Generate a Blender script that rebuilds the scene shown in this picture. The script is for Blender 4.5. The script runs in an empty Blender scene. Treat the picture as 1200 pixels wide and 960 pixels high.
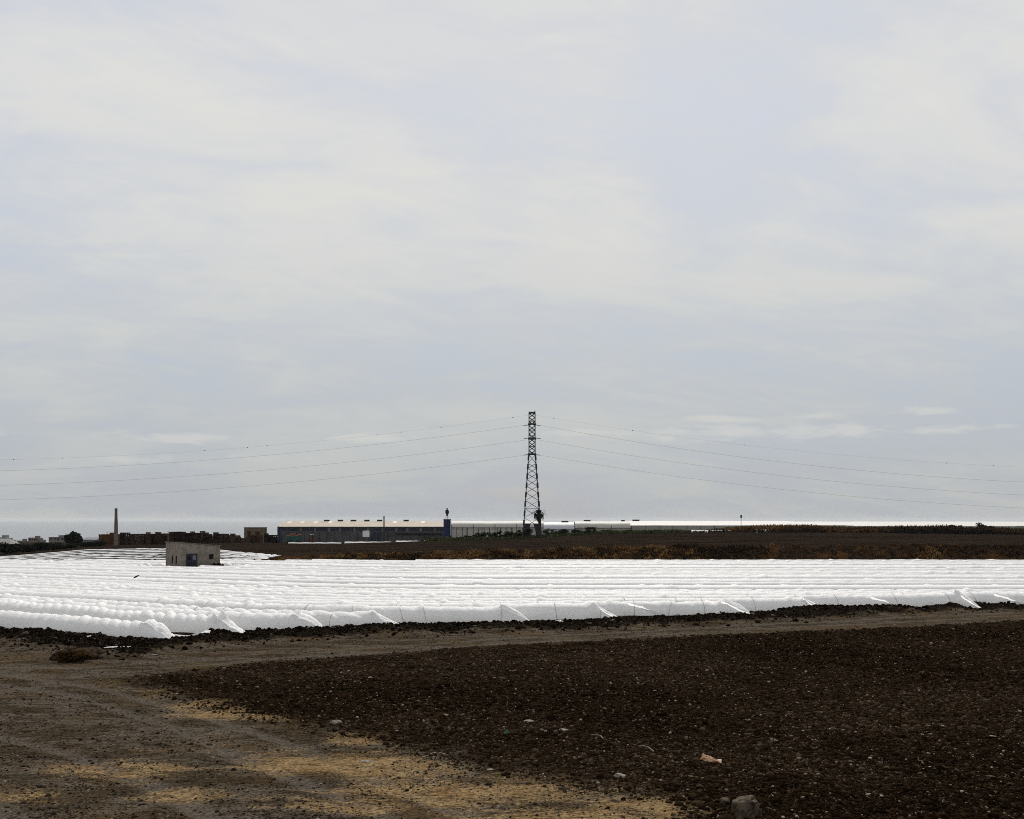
import bpy, math, random
import numpy as np
from mathutils import Vector, Matrix
random.seed(7)
RNG = np.random.default_rng(7)
S = bpy.context.scene
COL = S.collection
F = 1333.33          # focal length in pixels of the 1200 px wide photograph
HOR = 609.0          # horizon row
CAMZ = 5.0
R = math.radians

# ------------------------------------------------------------------ noise
def _hash(ix, iy, seed):
    n = (ix.astype(np.int64) * 374761393 + iy.astype(np.int64) * 668265263 + seed * 974634777) & 0xffffffff
    n = ((n ^ (n >> 13)) * 1274126177) & 0xffffffff
    n = n ^ (n >> 16)
    return (n & 0xffffff) / float(0xffffff)
def vnoise(x, y, seed=0):
    x = np.asarray(x, float); y = np.asarray(y, float)
    ix = np.floor(x); iy = np.floor(y); fx = x - ix; fy = y - iy
    fx = fx * fx * (3 - 2 * fx); fy = fy * fy * (3 - 2 * fy)
    a = _hash(ix, iy, seed); b = _hash(ix + 1, iy, seed); c = _hash(ix, iy + 1, seed); d = _hash(ix + 1, iy + 1, seed)
    return (a * (1 - fx) + b * fx) * (1 - fy) + (c * (1 - fx) + d * fx) * fy
def fbm(x, y, seed=0, octs=4):
    t = 0; a = 0.5; s = 0
    for k in range(octs):
        t = t + a * vnoise(np.asarray(x) * 2 ** k, np.asarray(y) * 2 ** k, seed + 17 * k); s += a; a *= 0.5
    return t / s
def sstep(a, b, x):
    t = np.clip((np.asarray(x, float) - a) / (b - a), 0, 1); return t * t * (3 - 2 * t)

# ------------------------------------------------------------------ terrain
TX = [-300, 0, 100, 200, 260, 330, 400, 500, 600, 700, 800, 1000, 1200, 1500]
TD = [-60, 60, 132, 155, 157.2, 161, 190, 285, 420, 900, 2600, 9000]
TZ = [[-5.0] * 14, [-5.0] * 14, [-6.0] * 14, [-6.2] * 14, [-6.25] * 14,
      [-6.3, -6.3, -6.3, -6.3, -6.2, -5.6, -5.15, -4.75, -4.5, -4.3, -3.95, -3.75, -3.75, -3.75],
      [-6.4, -6.1, -4.95, -4.85, -5.0, -5.75, -5.35, -4.85, -4.6, -4.1, -3.75, -3.65, -3.8, -3.9],
      [-8.5, -7.5, -6.6, -6.4, -6.1, -6.0, -6.0, -5.35, -4.9, -3.6, -3.2, -3.3, -3.85, -4.2],
      [-11, -9.5, -8.5, -7.5, -6.8, -6.5, -6.4, -6.0, -5.6, -5.0, -4.7, -4.6, -4.8, -5],
      [-18] * 14, [-52] * 14, [-60] * 14]
TZ = np.array(TZ, float)
def base_z(X, D):
    X = np.asarray(X, float); D = np.asarray(D, float)
    px = 600 + F * X / np.maximum(D, 25)
    ci = np.clip(np.interp(px, TX, np.arange(len(TX))), 0, len(TX) - 1.0001)
    ri = np.clip(np.interp(D, TD, np.arange(len(TD))), 0, len(TD) - 1.0001)
    c0 = ci.astype(int); r0 = ri.astype(int); fc = ci - c0; fr = ri - r0
    z = (TZ[r0, c0] * (1 - fc) + TZ[r0, c0 + 1] * fc) * (1 - fr) + (TZ[r0 + 1, c0] * (1 - fc) + TZ[r0 + 1, c0 + 1] * fc) * fr
    return z + CAMZ
def at(px, py):                       # photograph point lying on the flat near ground
    d = CAMZ * F / (py - HOR)
    return ((px - 600) / F * d, d)
def X_at(px, d): return (px - 600) / F * d
def Z_at(py, d): return CAMZ - (py - HOR) / F * d

# dark ploughed field outline
PL = [at(*p) for p in [(143, 796), (300, 778), (385, 773), (527, 761), (785, 748), (990, 738), (1200, 728), (1500, 713)]] + \
     [at(*p) for p in [(1900, 960), (1500, 1100), (860, 1000), (826, 962), (800, 942), (740, 930), (650, 917), (560, 903), (520, 886), (432, 868), (400, 861), (350, 852), (270, 834), (200, 817)]]
PL = np.array(PL)
def poly_sd(X, D, P):                 # signed distance, positive inside
    X = np.asarray(X, float); D = np.asarray(D, float)
    best = np.full(X.shape, 1e9); inside = np.zeros(X.shape, bool)
    n = len(P)
    for i in range(n):
        ax, ay = P[i]; bx, by = P[(i + 1) % n]
        ex, ey = bx - ax, by - ay
        t = np.clip(((X - ax) * ex + (D - ay) * ey) / (ex * ex + ey * ey), 0, 1)
        best = np.minimum(best, np.hypot(X - ax - t * ex, D - ay - t * ey))
        cr = ((ay > D) != (by > D)) & (X < (bx - ax) * (D - ay) / (by - ay + 1e-12) + ax)
        inside ^= cr
    return np.where(inside, best, -best)
# front edge of the tunnels (where the loose rubble lies)
EDGE = np.array([at(*p) for p in [(-150, 736), (0, 742), (60, 748), (187, 760), (240, 750), (372, 741), (465, 737), (615, 734), (800, 727), (1000, 717), (1200, 707), (1500, 690)]])
def edge_dist(X, D):
    """distance in depth in front of the tunnel edge (positive = towards the camera)"""
    return np.interp(X, EDGE[:, 0], EDGE[:, 1]) - np.asarray(D, float)
SANDS = [((330, 838), 95, 9, .9), ((250, 828), 60, 6, .8), ((420, 866), 45, 7, 1.0), ((400, 896), 95, 15, 1.0), ((480, 905), 60, 12, .7), ((150, 905), 90, 14, .75), ((205, 930), 60, 10, .7),
         ((560, 928), 170, 14, .9), ((760, 942), 70, 10, 1.0), ((700, 955), 150, 12, .9), ((420, 940), 120, 12, .75), ((40, 935), 60, 9, .7), ((180, 812), 30, 5, .6), ((60, 875), 90, 8, .4), ((250, 870), 110, 9, .35), ((640, 975), 200, 20, .8)]
def sand_mask(X, D):
    px = 600 + F * X / np.maximum(D, 5); py = HOR + CAMZ * F / np.maximum(D, 5)
    m = np.zeros(np.shape(X))
    for (c, sx, sy, w) in SANDS:
        m = np.maximum(m, w * np.exp(-0.5 * (((px - c[0]) / sx) ** 2 + ((py - c[1]) / sy) ** 2)))
    return m
RUTS = [[(560, 1000), (330, 905), (200, 852), (90, 815), (-90, 788)], [(760, 1000), (520, 945), (330, 868), (200, 828), (100, 803), (-60, 779)], [(330, 1000), (190, 925), (80, 882), (-70, 845)], [(60, 1000), (0, 945), (-60, 915)],
        [(-200, 778), (100, 782), (330, 764), (600, 748), (900, 731), (1250, 713)], [(-200, 790), (130, 789), (330, 771), (600, 753.5), (900, 736), (1250, 718)]]
RUTS = [np.array([at(*p) for p in r_]) for r_ in RUTS]
def rut_mask(X, D):
    X = np.asarray(X, float); D = np.asarray(D, float); m = np.zeros(X.shape)
    wob = .35 * (fbm(X * .35, D * .35, 81, 2) - .5)
    for P in RUTS:
        best = np.full(X.shape, 1e9)
        for (ax, ay), (bx, by) in zip(P[:-1], P[1:]):
            ex, ey = bx - ax, by - ay; u = np.clip(((X - ax) * ex + (D - ay) * ey) / (ex * ex + ey * ey), 0, 1)
            best = np.minimum(best, np.hypot(X - ax - u * ex, D - ay - u * ey))
        m = np.maximum(m, np.exp(-(((best + wob) / .30) ** 2)))
    return m
def near_relief(X, D):
    w = 1 - sstep(65, 85, D)
    sd = poly_sd(X, D, PL)
    pl = sstep(-0.4, 0.8, sd)
    ed = edge_dist(X, D)
    rub = sstep(-3, 0.3, ed) * (1 - sstep(1.0, 4.2, ed))
    z = 0.10 * (fbm(X * .25, D * .25, 3) - .5)
    z = z + (1 - pl) * .05 * (fbm(X * 1.6, D * 1.6, 5) - .5)
    z = z + pl * (.05 + .22 * (fbm(X * 1.1, D * 1.1, 9, 4) - .42))
    z = z - (1 - pl) * .055 * rut_mask(X, D)
    z = z + rub * (.10 + .45 * (fbm(X * .8, D * .8, 12, 4) - .42) + .19 * sstep(.52, .68, fbm(X * .33, D * .3, 14, 2)))
    return z * w
def far_relief(X, D):
    px = 600 + F * X / np.maximum(D, 25)
    bank = sstep(156.2, 157.5, D) * (1 - sstep(161.5, 163, D)) * sstep(330, 420, px)
    up = sstep(161, 166, D) * (1 - sstep(420, 600, D))
    return bank * (fbm(X * .6, D * .6, 21, 4) - .45) * 1.0 + up * .12 * (fbm(X * .4, D * .4, 23, 3) - .5)
def hz(X, D):
    X = np.asarray(X, float); D = np.asarray(D, float)
    return base_z(X, D) + near_relief(X, D) + far_relief(X, D)
def hz1(X, D): return float(hz(np.array([X]), np.array([D]))[0])

# ------------------------------------------------------------------ object helpers
def tag(o, label=None, cat=None, group=None, kind=None):
    if label: o['label'] = label
    if cat: o['category'] = cat
    if group: o['group'] = group
    if kind: o['kind'] = kind
    return o
def empty(name, loc, label, cat, rz=0, group=None):
    o = bpy.data.objects.new(name, None); COL.objects.link(o)
    o.location = loc; o.rotation_euler = (0, 0, rz); o.empty_display_size = .3
    return tag(o, label, cat, group)
def np_obj(name, V, Fc, m, parent=None, attrs=None, smooth=False, loc=None):
    V = np.asarray(V, np.float32); Fc = np.asarray(Fc, np.int32)
    me = bpy.data.meshes.new(name)
    k = Fc.shape[1]
    me.vertices.add(len(V)); me.vertices.foreach_set('co', V.ravel())
    me.loops.add(Fc.size); me.loops.foreach_set('vertex_index', Fc.ravel())
    me.polygons.add(len(Fc)); me.polygons.foreach_set('loop_start', np.arange(0, Fc.size, k, dtype=np.int32))
    me.polygons.foreach_set('loop_total', np.full(len(Fc), k, np.int32))
    if smooth: me.polygons.foreach_set('use_smooth', np.ones(len(Fc), bool))
    me.update(calc_edges=True)
    for a, v in (attrs or {}).items():
        at_ = me.attributes.new(a, 'FLOAT', 'POINT'); at_.data.foreach_set('value', np.asarray(v, np.float32).ravel())
    me.materials.append(m)
    o = bpy.data.objects.new(name, me); COL.objects.link(o)
    if loc is not None: o.location = loc
    if parent: o.parent = parent
    return o
class MB:
    def __init__(self): self.v = []; self.f = []
    def quad(self, a, b, c, d):
        n = len(self.v); self.v += [tuple(a), tuple(b), tuple(c), tuple(d)]; self.f.append((n, n + 1, n + 2, n + 3)); return self
    def box(self, x0, x1, y0, y1, z0, z1):
        n = len(self.v)
        self.v += [(x0, y0, z0), (x1, y0, z0), (x1, y1, z0), (x0, y1, z0), (x0, y0, z1), (x1, y0, z1), (x1, y1, z1), (x0, y1, z1)]
        for q in ((0, 3, 2, 1), (4, 5, 6, 7), (0, 1, 5, 4), (1, 2, 6, 5), (2, 3, 7, 6), (3, 0, 4, 7)): self.f.append(tuple(n + i for i in q))
        return self
    def bar(self, a, b, w, w2=None, n=4):
        a = Vector(a); b = Vector(b); d = (b - a)
        if d.length < 1e-6: return self
        d.normalize(); u = d.orthogonal().normalized() if abs(d.z) > .95 else d.cross(Vector((0, 0, 1))).normalized()
        v = d.cross(u); w2 = w if w2 is None else w2; k = len(self.v)
        for p, ww in ((a, w), (b, w2)):
            for i in range(n):
                t = 2 * math.pi * (i + .5) / n; self.v.append(tuple(p + (u * math.cos(t) + v * math.sin(t)) * ww * .5 * (1.414 if n == 4 else 1)))
        for i in range(n): j = (i + 1) % n; self.f.append((k + i, k + j, k + n + j, k + n + i))
        self.f.append(tuple(k + i for i in reversed(range(n)))); self.f.append(tuple(k + n + i for i in range(n)))
        return self
    def tube(self, pts, r, n=5):
        pts = [Vector(p) for p in pts]; k = len(self.v)
        rr = r if isinstance(r, (list, tuple)) else [r] * len(pts)
        for i, p in enumerate(pts):
            d = (pts[min(i + 1, len(pts) - 1)] - pts[max(i - 1, 0)]).normalized()
            u = d.cross(Vector((0, 0, 1))); u = u.normalized() if u.length > .05 else Vector((1, 0, 0)); v = u.cross(d)
            for j in range(n):
                t = 2 * math.pi * j / n; self.v.append(tuple(p + (u * math.cos(t) + v * math.sin(t)) * rr[i]))
        for i in range(len(pts) - 1):
            for j in range(n): q = (j + 1) % n; self.f.append((k + i * n + j, k + i * n + q, k + (i + 1) * n + q, k + (i + 1) * n + j))
        self.f.append(tuple(k + j for j in reversed(range(n)))); e = k + (len(pts) - 1) * n; self.f.append(tuple(e + j for j in range(n)))
        return self
    def ball(self, c, r, n=6):
        k = len(self.v); c = Vector(c)
        for i in range(n + 1):
            th = math.pi * i / n
            for j in range(n): ph = 2 * math.pi * j / n; self.v.append((c.x + r * math.sin(th) * math.cos(ph), c.y + r * math.sin(th) * math.sin(ph), c.z + r * math.cos(th)))
        for i in range(n):
            for j in range(n): q = (j + 1) % n; self.f.append((k + i * n + j, k + (i + 1) * n + j, k + (i + 1) * n + q, k + i * n + q))
        return self
    def build(self, name, m, parent=None, loc=None, smooth=False):
        me = bpy.data.meshes.new(name); me.from_pydata(self.v, [], self.f); me.update(); me.materials.append(m)
        if smooth:
            for p in me.polygons: p.use_smooth = True
        o = bpy.data.objects.new(name, me); COL.objects.link(o)
        if loc is not None: o.location = loc
        if parent: o.parent = parent
        return o

# ------------------------------------------------------------------ materials
class NT:
    def __init__(self, tree): self.t = tree; self.n = tree.nodes; self.l = tree.links
    def node(self, kind, **kw):
        nd = self.n.new(kind)
        for k, v in kw.items():
            if k.startswith('i_'):
                key = k[2:]; key = int(key) if key.isdigit() else key.replace('_', ' ')
                self.set(nd.inputs[key], v)
            else: setattr(nd, k, v)
        return nd
    def set(self, sock, v):
        if isinstance(v, bpy.types.NodeSocket): self.l.new(v, sock)
        else:
            if isinstance(v, tuple) and len(v) == 3 and sock.type == 'RGBA': v = v + (1,)
            sock.default_value = v
    def math(self, op, a, b=0.0, c=0.0, clamp=False):
        nd = self.n.new('ShaderNodeMath'); nd.operation = op; nd.use_clamp = clamp
        for i, v in enumerate((a, b, c)): self.set(nd.inputs[i], v)
        return nd.outputs[0]
    def mix(self, f, a, b, blend='MIX'):
        nd = self.n.new('ShaderNodeMix'); nd.data_type = 'RGBA'; nd.blend_type = blend; nd.clamp_factor = True
        self.set(nd.inputs[0], f); self.set(nd.inputs[6], a); self.set(nd.inputs[7], b); return nd.outputs[2]
    def ramp(self, x, a, b, lo=0.0, hi=1.0, smooth=True):
        nd = self.n.new('ShaderNodeMapRange'); nd.interpolation_type = 'SMOOTHSTEP' if smooth else 'LINEAR'; nd.clamp = True
        self.set(nd.inputs[0], x)
        for i, v in zip((1, 2, 3, 4), (a, b, lo, hi)): self.set(nd.inputs[i], v)
        return nd.outputs[0]
    def noise(self, vec, scale, detail=4, rough=.55, dist=0.0):
        nd = self.n.new('ShaderNodeTexNoise'); self.set(nd.inputs['Vector'], vec)
        for k, v in (('Scale', scale), ('Detail', detail), ('Roughness', rough), ('Distortion', dist)): nd.inputs[k].default_value = v
        return nd.outputs[0]
    def scale(self, vec, s):
        nd = self.n.new('ShaderNodeVectorMath'); nd.operation = 'MULTIPLY'; self.set(nd.inputs[0], vec); nd.inputs[1].default_value = s; return nd.outputs[0]
    def attr(self, name):
        nd = self.n.new('ShaderNodeAttribute'); nd.attribute_name = name; return nd.outputs['Fac']
def new_mat(name):
    m = bpy.data.materials.new(name); m.use_nodes = True; m.node_tree.nodes.clear(); return m, NT(m.node_tree)
def simple(name, col, rough=.7, var=.25, scale=3.0, spec=.3, metal=0.0, bump=0.0, col2=None):
    m, t = new_mat(name)
    pos = t.node('ShaderNodeNewGeometry').outputs['Position']
    n1 = t.noise(pos, scale, 5, .6)
    c2 = col2 or tuple(c * (1 - var * 1.6) for c in col)
    c = t.mix(t.ramp(n1, .35, .68), col, c2)
    p = t.node('ShaderNodeBsdfPrincipled', i_Base_Color=c, i_Roughness=rough, i_Metallic=metal)
    p.inputs['Specular IOR Level'].default_value = spec
    if bump:
        b = t.node('ShaderNodeBump', i_Height=n1, i_Distance=bump); b.inputs['Strength'].default_value = 1; t.l.new(b.outputs[0], p.inputs['Normal'])
    o = t.node('ShaderNodeOutputMaterial'); t.l.new(p.outputs[0], o.inputs[0])
    return m
def tinted(name, cols, rough=.9, spec=.15, scale=20, trans=0.0):
    """colour picked along a list of (position, colour) by the point attribute 'tint'"""
    m, t = new_mat(name)
    r = t.node('ShaderNodeValToRGB', i_Fac=t.attr('tint'))
    el = r.color_ramp.elements
    while len(el) < len(cols): el.new(.5)
    for e, (p, c) in zip(el, cols): e.position = p; e.color = c + (1,)
    pos = t.node('ShaderNodeNewGeometry').outputs['Position']
    c = t.mix(t.ramp(t.noise(pos, scale, 3), .3, .7), r.outputs[0], (.4, .4, .4), 'MULTIPLY')
    p = t.node('ShaderNodeBsdfDiffuse', i_Color=t.mix(.5, r.outputs[0], c), i_Roughness=.4)
    if trans:
        d_ = p; tr = t.node('ShaderNodeBsdfTranslucent'); t.l.new(r.outputs[0], tr.inputs[0]); p = t.node('ShaderNodeMixShader', i_Fac=trans); t.l.new(d_.outputs[0], p.inputs[1]); t.l.new(tr.outputs[0], p.inputs[2])
    o = t.node('ShaderNodeOutputMaterial'); t.l.new(p.outputs[0], o.inputs[0])
    return m
def soil_material():
    m, t = new_mat('soil')
    pos = t.node('ShaderNodeNewGeometry').outputs['Position']
    big = t.noise(pos, .35, 5, .6); mid = t.noise(pos, 1.4, 6, .65); fine = t.noise(pos, 13, 5, .78); 
    mp = t.node('ShaderNodeMapping', i_Vector=pos, i_Rotation=(0, 0, R(40)), i_Scale=(.42, 1.25, 1)); streak = t.noise(mp.outputs[0], .9, 8, .68, .7)
    vor = t.node('ShaderNodeTexVoronoi', i_Vector=pos, i_Scale=11.0); grit = t.ramp(vor.outputs['Distance'], .08, .4)
    mott = t.noise(t.scale(pos, (.8, 1.5, 1)), 3.2, 8, .72, .4)
    yard = t.mix(t.ramp(streak, .40, .60), (.054, .040, .025), (.112, .092, .070))
    yard = t.mix(t.ramp(mott, .50, .62), yard, (.027, .0185, .011))
    yard = t.mix(t.math('MULTIPLY', t.ramp(big, .48, .66), .6), yard, (.098, .063, .030))
    yard = t.mix(t.math('MULTIPLY', t.ramp(t.math('ADD', t.attr('rut'), t.math('MULTIPLY', t.math('SUBTRACT', mott, .5), 1.2)), .3, .9), .75), yard, (.11, .094, .076))
    sandc = t.mix(t.ramp(mid, .3, .7), (.24, .152, .066), (.315, .22, .115))
    sandc = t.mix(t.math('MULTIPLY', t.ramp(mott, .52, .60), .75), sandc, (.06, .04, .021))
    sf = t.ramp(t.math('ADD', t.math('ADD', t.attr('sand'), t.math('MULTIPLY', t.math('SUBTRACT', streak, .5), 2.0)), t.math('ADD', t.math('MULTIPLY', t.math('SUBTRACT', fine, .5), .8), t.math('MULTIPLY', t.math('SUBTRACT', mott, .5), 1.6))), .40, .85)
    c = t.mix(t.math('MULTIPLY', sf, .9), yard, sandc)
    rubf = t.ramp(t.math('ADD', t.attr('rub'), t.math('MULTIPLY', t.math('SUBTRACT', mid, .5), 1.4)), .35, .75)
    c = t.mix(rubf, c, t.mix(fine, (.007, .005, .0035), (.022, .0155, .010)))
    plf = t.ramp(t.math('ADD', t.attr('plough'), t.math('MULTIPLY', t.math('SUBTRACT', mid, .5), 2.6)), -.5, .9)
    c = t.mix(plf, c, t.mix(t.ramp(mid, .3, .7), (.0115, .007, .0039), (.027, .0168, .0093)))
    bankc = t.mix(t.ramp(mid, .38, .62), (.012, .008, .005), (.036, .021, .011))
    bankc = t.mix(t.ramp(big, .5, .62), bankc, (.060, .030, .012))
    c = t.mix(t.attr('bank'), c, bankc)
    upstr = t.noise(t.scale(pos, (.05, .25, 1)), 1.0, 5, .6)
    c = t.mix(t.attr('upper'), c, t.mix(t.ramp(upstr, .35, .65), (.013, .0092, .0068), (.028, .0195, .0138)))
    c = t.mix(.7, c, t.mix(t.ramp(fine, .3, .75), (.18, .18, .18), (1.9, 1.9, 1.9)), 'MULTIPLY')
    c = t.mix(.35, c, t.mix(grit, (.6, .6, .6), (1.2, 1.2, 1.2)), 'MULTIPLY')
    h = t.math('ADD', t.math('MULTIPLY', fine, .5), t.math('MULTIPLY', grit, .3))
    b = t.node('ShaderNodeBump', i_Height=h, i_Distance=.10); b.inputs['Strength'].default_value = 1.0
    p = t.node('ShaderNodeBsdfDiffuse', i_Color=c, i_Roughness=.6, i_Normal=b.outputs[0])
    o = t.node('ShaderNodeOutputMaterial'); t.l.new(p.outputs[0], o.inputs[0])
    return m
def film_material(name, col=(.80, .80, .79), trans=.3, gloss=.08, dirt=.25, see=0.0, grough=.5):
    m, t = new_mat(name)
    pos = t.node('ShaderNodeNewGeometry').outputs['Position']
    n = t.noise(t.scale(pos, (1, 1, 2.2)), 1.1, 6, .65, .5)
    wr = t.noise(t.scale(pos, (1, 1, .35)), 5.0, 6, .65, 1.8)
    c = t.mix(t.math('MULTIPLY', t.ramp(n, .5, .75), dirt), col, (.46, .42, .36))
    b = t.node('ShaderNodeBump', i_Height=wr, i_Distance=.05); b.inputs['Strength'].default_value = .9
    d = t.node('ShaderNodeBsdfDiffuse', i_Color=c, i_Normal=b.outputs[0])
    tr = t.node('ShaderNodeBsdfTranslucent', i_Color=c, i_Normal=b.outputs[0])
    g = t.node('ShaderNodeBsdfGlossy', i_Color=(.9, .9, .9), i_Roughness=grough, i_Normal=b.outputs[0])
    m1 = t.node('ShaderNodeMixShader', i_Fac=trans); t.l.new(d.outputs[0], m1.inputs[1]); t.l.new(tr.outputs[0], m1.inputs[2])
    m2 = t.node('ShaderNodeMixShader', i_Fac=gloss); t.l.new(m1.outputs[0], m2.inputs[1]); t.l.new(g.outputs[0], m2.inputs[2])
    out = m2
    if see:
        tp = t.node('ShaderNodeBsdfTransparent'); m3 = t.node('ShaderNodeMixShader', i_Fac=see)
        t.l.new(m2.outputs[0], m3.inputs[1]); t.l.new(tp.outputs[0], m3.inputs[2]); out = m3
    o = t.node('ShaderNodeOutputMaterial'); t.l.new(out.outputs[0], o.inputs[0])
    return m
M = dict(
    soil=soil_material(),
    film=film_material('white_film', (.92, .92, .915), trans=.42, gloss=.03, dirt=.14),
    strip=film_material('white_sheet', (.78, .78, .76), trans=.15, gloss=.05, dirt=.2),
    clod=tinted('clods', [(0, (.0075, .0045, .0024)), (.5, (.0215, .013, .007)), (.82, (.044, .0285, .016)), (.92, (.085, .064, .043)), (.97, (.21, .175, .13)), (1, (.40, .35, .28))]),  # top stops are light stones, painted brighter to stand in for sun glints
    gravel=tinted('gravel', [(0, (.016, .0115, .0075)), (.5, (.048, .037, .026)), (.85, (.10, .082, .06)), (1, (.28, .25, .20))]),
    rubble=tinted('rubble', [(0, (.005, .0036, .0025)), (.7, (.013, .009, .006)), (.94, (.03, .023, .016)), (1, (.20, .18, .15))]),
    rock=simple('rock', (.092, .070, .048), .95, .5, 9, .05, bump=.03),
    mound=simple('mound_soil', (.05, .036, .024), .95, .5, 6, .0, bump=.05),
    tail=film_material('tail_film', (.9, .9, .89), trans=.6, gloss=.05, dirt=.0),
    hoop=simple('hoop_wire', (.34, .33, .31), .6, .1, 3),
    palestone=simple('pale_stone', (.16, .14, .115), .8, .3, 14, .2, bump=.01),
    bag=film_material('bag_film', (.62, .40, .22), trans=.35, gloss=.06, dirt=.2),
    scrap=film_material('scrap_film', (.72, .72, .70), trans=.2, gloss=.08, dirt=.2),
    green=simple('green_plastic', (.01, .10, .06), .5, .2, 6),
    steel=simple('tower_steel', (.022, .024, .025), .6, .2, 2, .3, metal=.0),
    wire=simple('wire', (.20, .205, .21), .5, .1, 1, .3),
    insul=simple('insulator', (.02, .018, .016), .4, .1, 1),
    darkmetal=simple('dark_metal', (.015, .015, .018), .6, .2, 2),
    house=simple('house_render', (.185, .16, .135), .92, .22, 1.6, .1, col2=(.125, .108, .09)),
    houseroof=simple('house_roof', (.11, .095, .08), .9, .2, 2, .1),
    navy=simple('navy_paint', (.008, .011, .022), .5, .3, 2, .3),
    pane=simple('door_glass', (.10, .12, .15), .2, .2, 2, .5),
    dark=simple('dark_opening', (.006, .006, .008), .8, .2, 2, .1),
    crate=tinted('crate_wood', [(0, (.016, .009, .006)), (.4, (.042, .023, .015)), (.75, (.075, .048, .032)), (1, (.13, .062, .026))], scale=2),
    tan=simple('tan_render', (.15, .115, .08), .9, .2, 1.2, .1),
    brown=simple('brown_board', (.05, .028, .013), .8, .3, 2, .2),
    roofbeige=simple('beige_roof', (.31, .268, .212), .75, .12, .5, .15),
    wallgrey=simple('grey_panel', (.085, .082, .082), .8, .25, .5, .2),
    skylight=simple('roof_sheet', (.43, .39, .32), .6, .1, 1, .2),
    windowblue=simple('blue_window', (.006, .009, .03), .3, .3, .6, .5),
    post=simple('pale_post', (.16, .155, .12), .8, .2, 1, .2),
    blue=simple('blue_paint', (.010, .022, .085), .5, .25, 1.0, .3),
    white=simple('white_panel', (.74, .74, .74), .6, .08, 1.2, .2),
    teal=simple('teal_sheet', (.015, .075, .06), .6, .4, .8, .2),
    orange=simple('orange_paint', (.16, .05, .02), .6, .3, .8, .2),
    brick=simple('chimney_brick', (.15, .118, .108), .9, .2, .8, .1),
    town=simple('town_wall', (.17, .14, .125), .9, .2, .15, .1),
    townlight=simple('town_wall_light', (.24, .235, .225), .9, .2, .15, .1),
    townroof=simple('town_roof', (.14, .16, .19), .8, .2, .1, .2),
    gh_beige=film_material('greenhouse_beige', (.52, .50, .46), trans=.3, gloss=.05, dirt=.3),
    gh_blue=film_material('greenhouse_blue', (.60, .62, .64), trans=.3, gloss=.06, dirt=.25),
    gh_white=film_material('greenhouse_white', (.62, .61, .58), trans=.3, gloss=.06, dirt=.15),
    gh_wall=film_material('greenhouse_net', (.36, .35, .30), trans=.25, gloss=.03, dirt=.4),
    leaf=tinted('leaves', [(0, (.010, .014, .006)), (.5, (.028, .036, .014)), (1, (.06, .065, .025))], scale=3, trans=.35),
    darkleaf=tinted('dark_leaves', [(0, (.007, .010, .007)), (.6, (.016, .022, .013)), (1, (.032, .038, .02))], scale=3, trans=.25),
    dry=tinted('dry_scrub', [(0, (.014, .010, .006)), (.45, (.045, .026, .012)), (.8, (.095, .048, .018)), (1, (.14, .085, .035))], scale=2, trans=.33),
    bark=simple('bark', (.05, .038, .026), .95, .3, 4, .1),
)

# ------------------------------------------------------------------ ground sheet
def build_ground():
    d = np.concatenate([np.arange(-40, 10, 2.0), np.arange(10, 17, .5), np.arange(17, 36, .13), np.arange(36, 66, .19), np.arange(66, 156, 1.0), np.arange(156, 164, .25), np.arange(164, 290, 1.5), np.arange(290, 440, 6), np.geomspace(440, 9000, 30)])
    tt = np.concatenate([np.linspace(-2.2, -.62, 24, endpoint=False), np.linspace(-.62, -.42, 60, endpoint=False), np.linspace(-.42, .42, 560, endpoint=False), np.linspace(.42, .62, 60, endpoint=False), np.linspace(.62, 2.2, 25)])
    D, T = np.meshgrid(d, tt, indexing='ij')
    Xg = T * (np.maximum(D, -20) + 28)
    Zg = hz(Xg.ravel(), D.ravel()).reshape(D.shape)
    px = 600 + F * Xg / np.maximum(D, 25)
    sd = poly_sd(Xg.ravel(), D.ravel(), PL).reshape(D.shape)
    ed = edge_dist(Xg, D)
    rub = sstep(-5, -1.0, ed) * (1 - sstep(.8, 4.5, ed)); rub = np.where(D > 60, np.maximum(rub, .9 * sstep(60, 66, D)), rub); rub = np.where(ed < -1, np.maximum(rub, .8), rub)
    bank = sstep(155.5, 156.5, D) * (1 - sstep(160.8, 162.2, D)) * sstep(330, 400, px)
    upper = sstep(160.8, 162.2, D)
    V = np.stack([Xg, D, Zg], -1).reshape(-1, 3)
    nr, nc = D.shape
    idx = np.arange(nr * nc).reshape(nr, nc)
    Fq = np.stack([idx[:-1, :-1], idx[:-1, 1:], idx[1:, 1:], idx[1:, :-1]], -1).reshape(-1, 4)
    cen = V[Fq].mean(1); cpx = 600 + F * cen[:, 0] / np.maximum(cen[:, 1], 25); csd = sd.ravel()[Fq].mean(1)
    cls = np.zeros(len(Fq), int)
    cls[csd > 0] = 1
    cls[(cen[:, 1] > 156.4) & (cen[:, 1] < 161.6) & (cpx > 330)] = 2
    cls[(cen[:, 1] >= 161.6) & (cen[:, 1] < 290) & (cpx > 330)] = 3
    at_ = dict(plough=np.clip(sd, -8, 8).ravel(), sand=sand_mask(Xg, D).ravel() * (D.ravel() < 60), rut=(rut_mask(Xg.ravel(), D.ravel()) * (D.ravel() < 66)), rub=rub.ravel(), bank=bank.ravel(), upper=upper.ravel())
    for k, nm in enumerate(['ground', 'ploughed_field', 'earth_bank', 'upper_field']):
        sel = Fq[cls == k]; u, inv = np.unique(sel, return_inverse=True)
        o = np_obj(nm, V[u], inv.reshape(-1, 4), M['soil'], attrs={a: v[u] for a, v in at_.items()}, smooth=True)
        tag(o, kind='structure')
build_ground()

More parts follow.
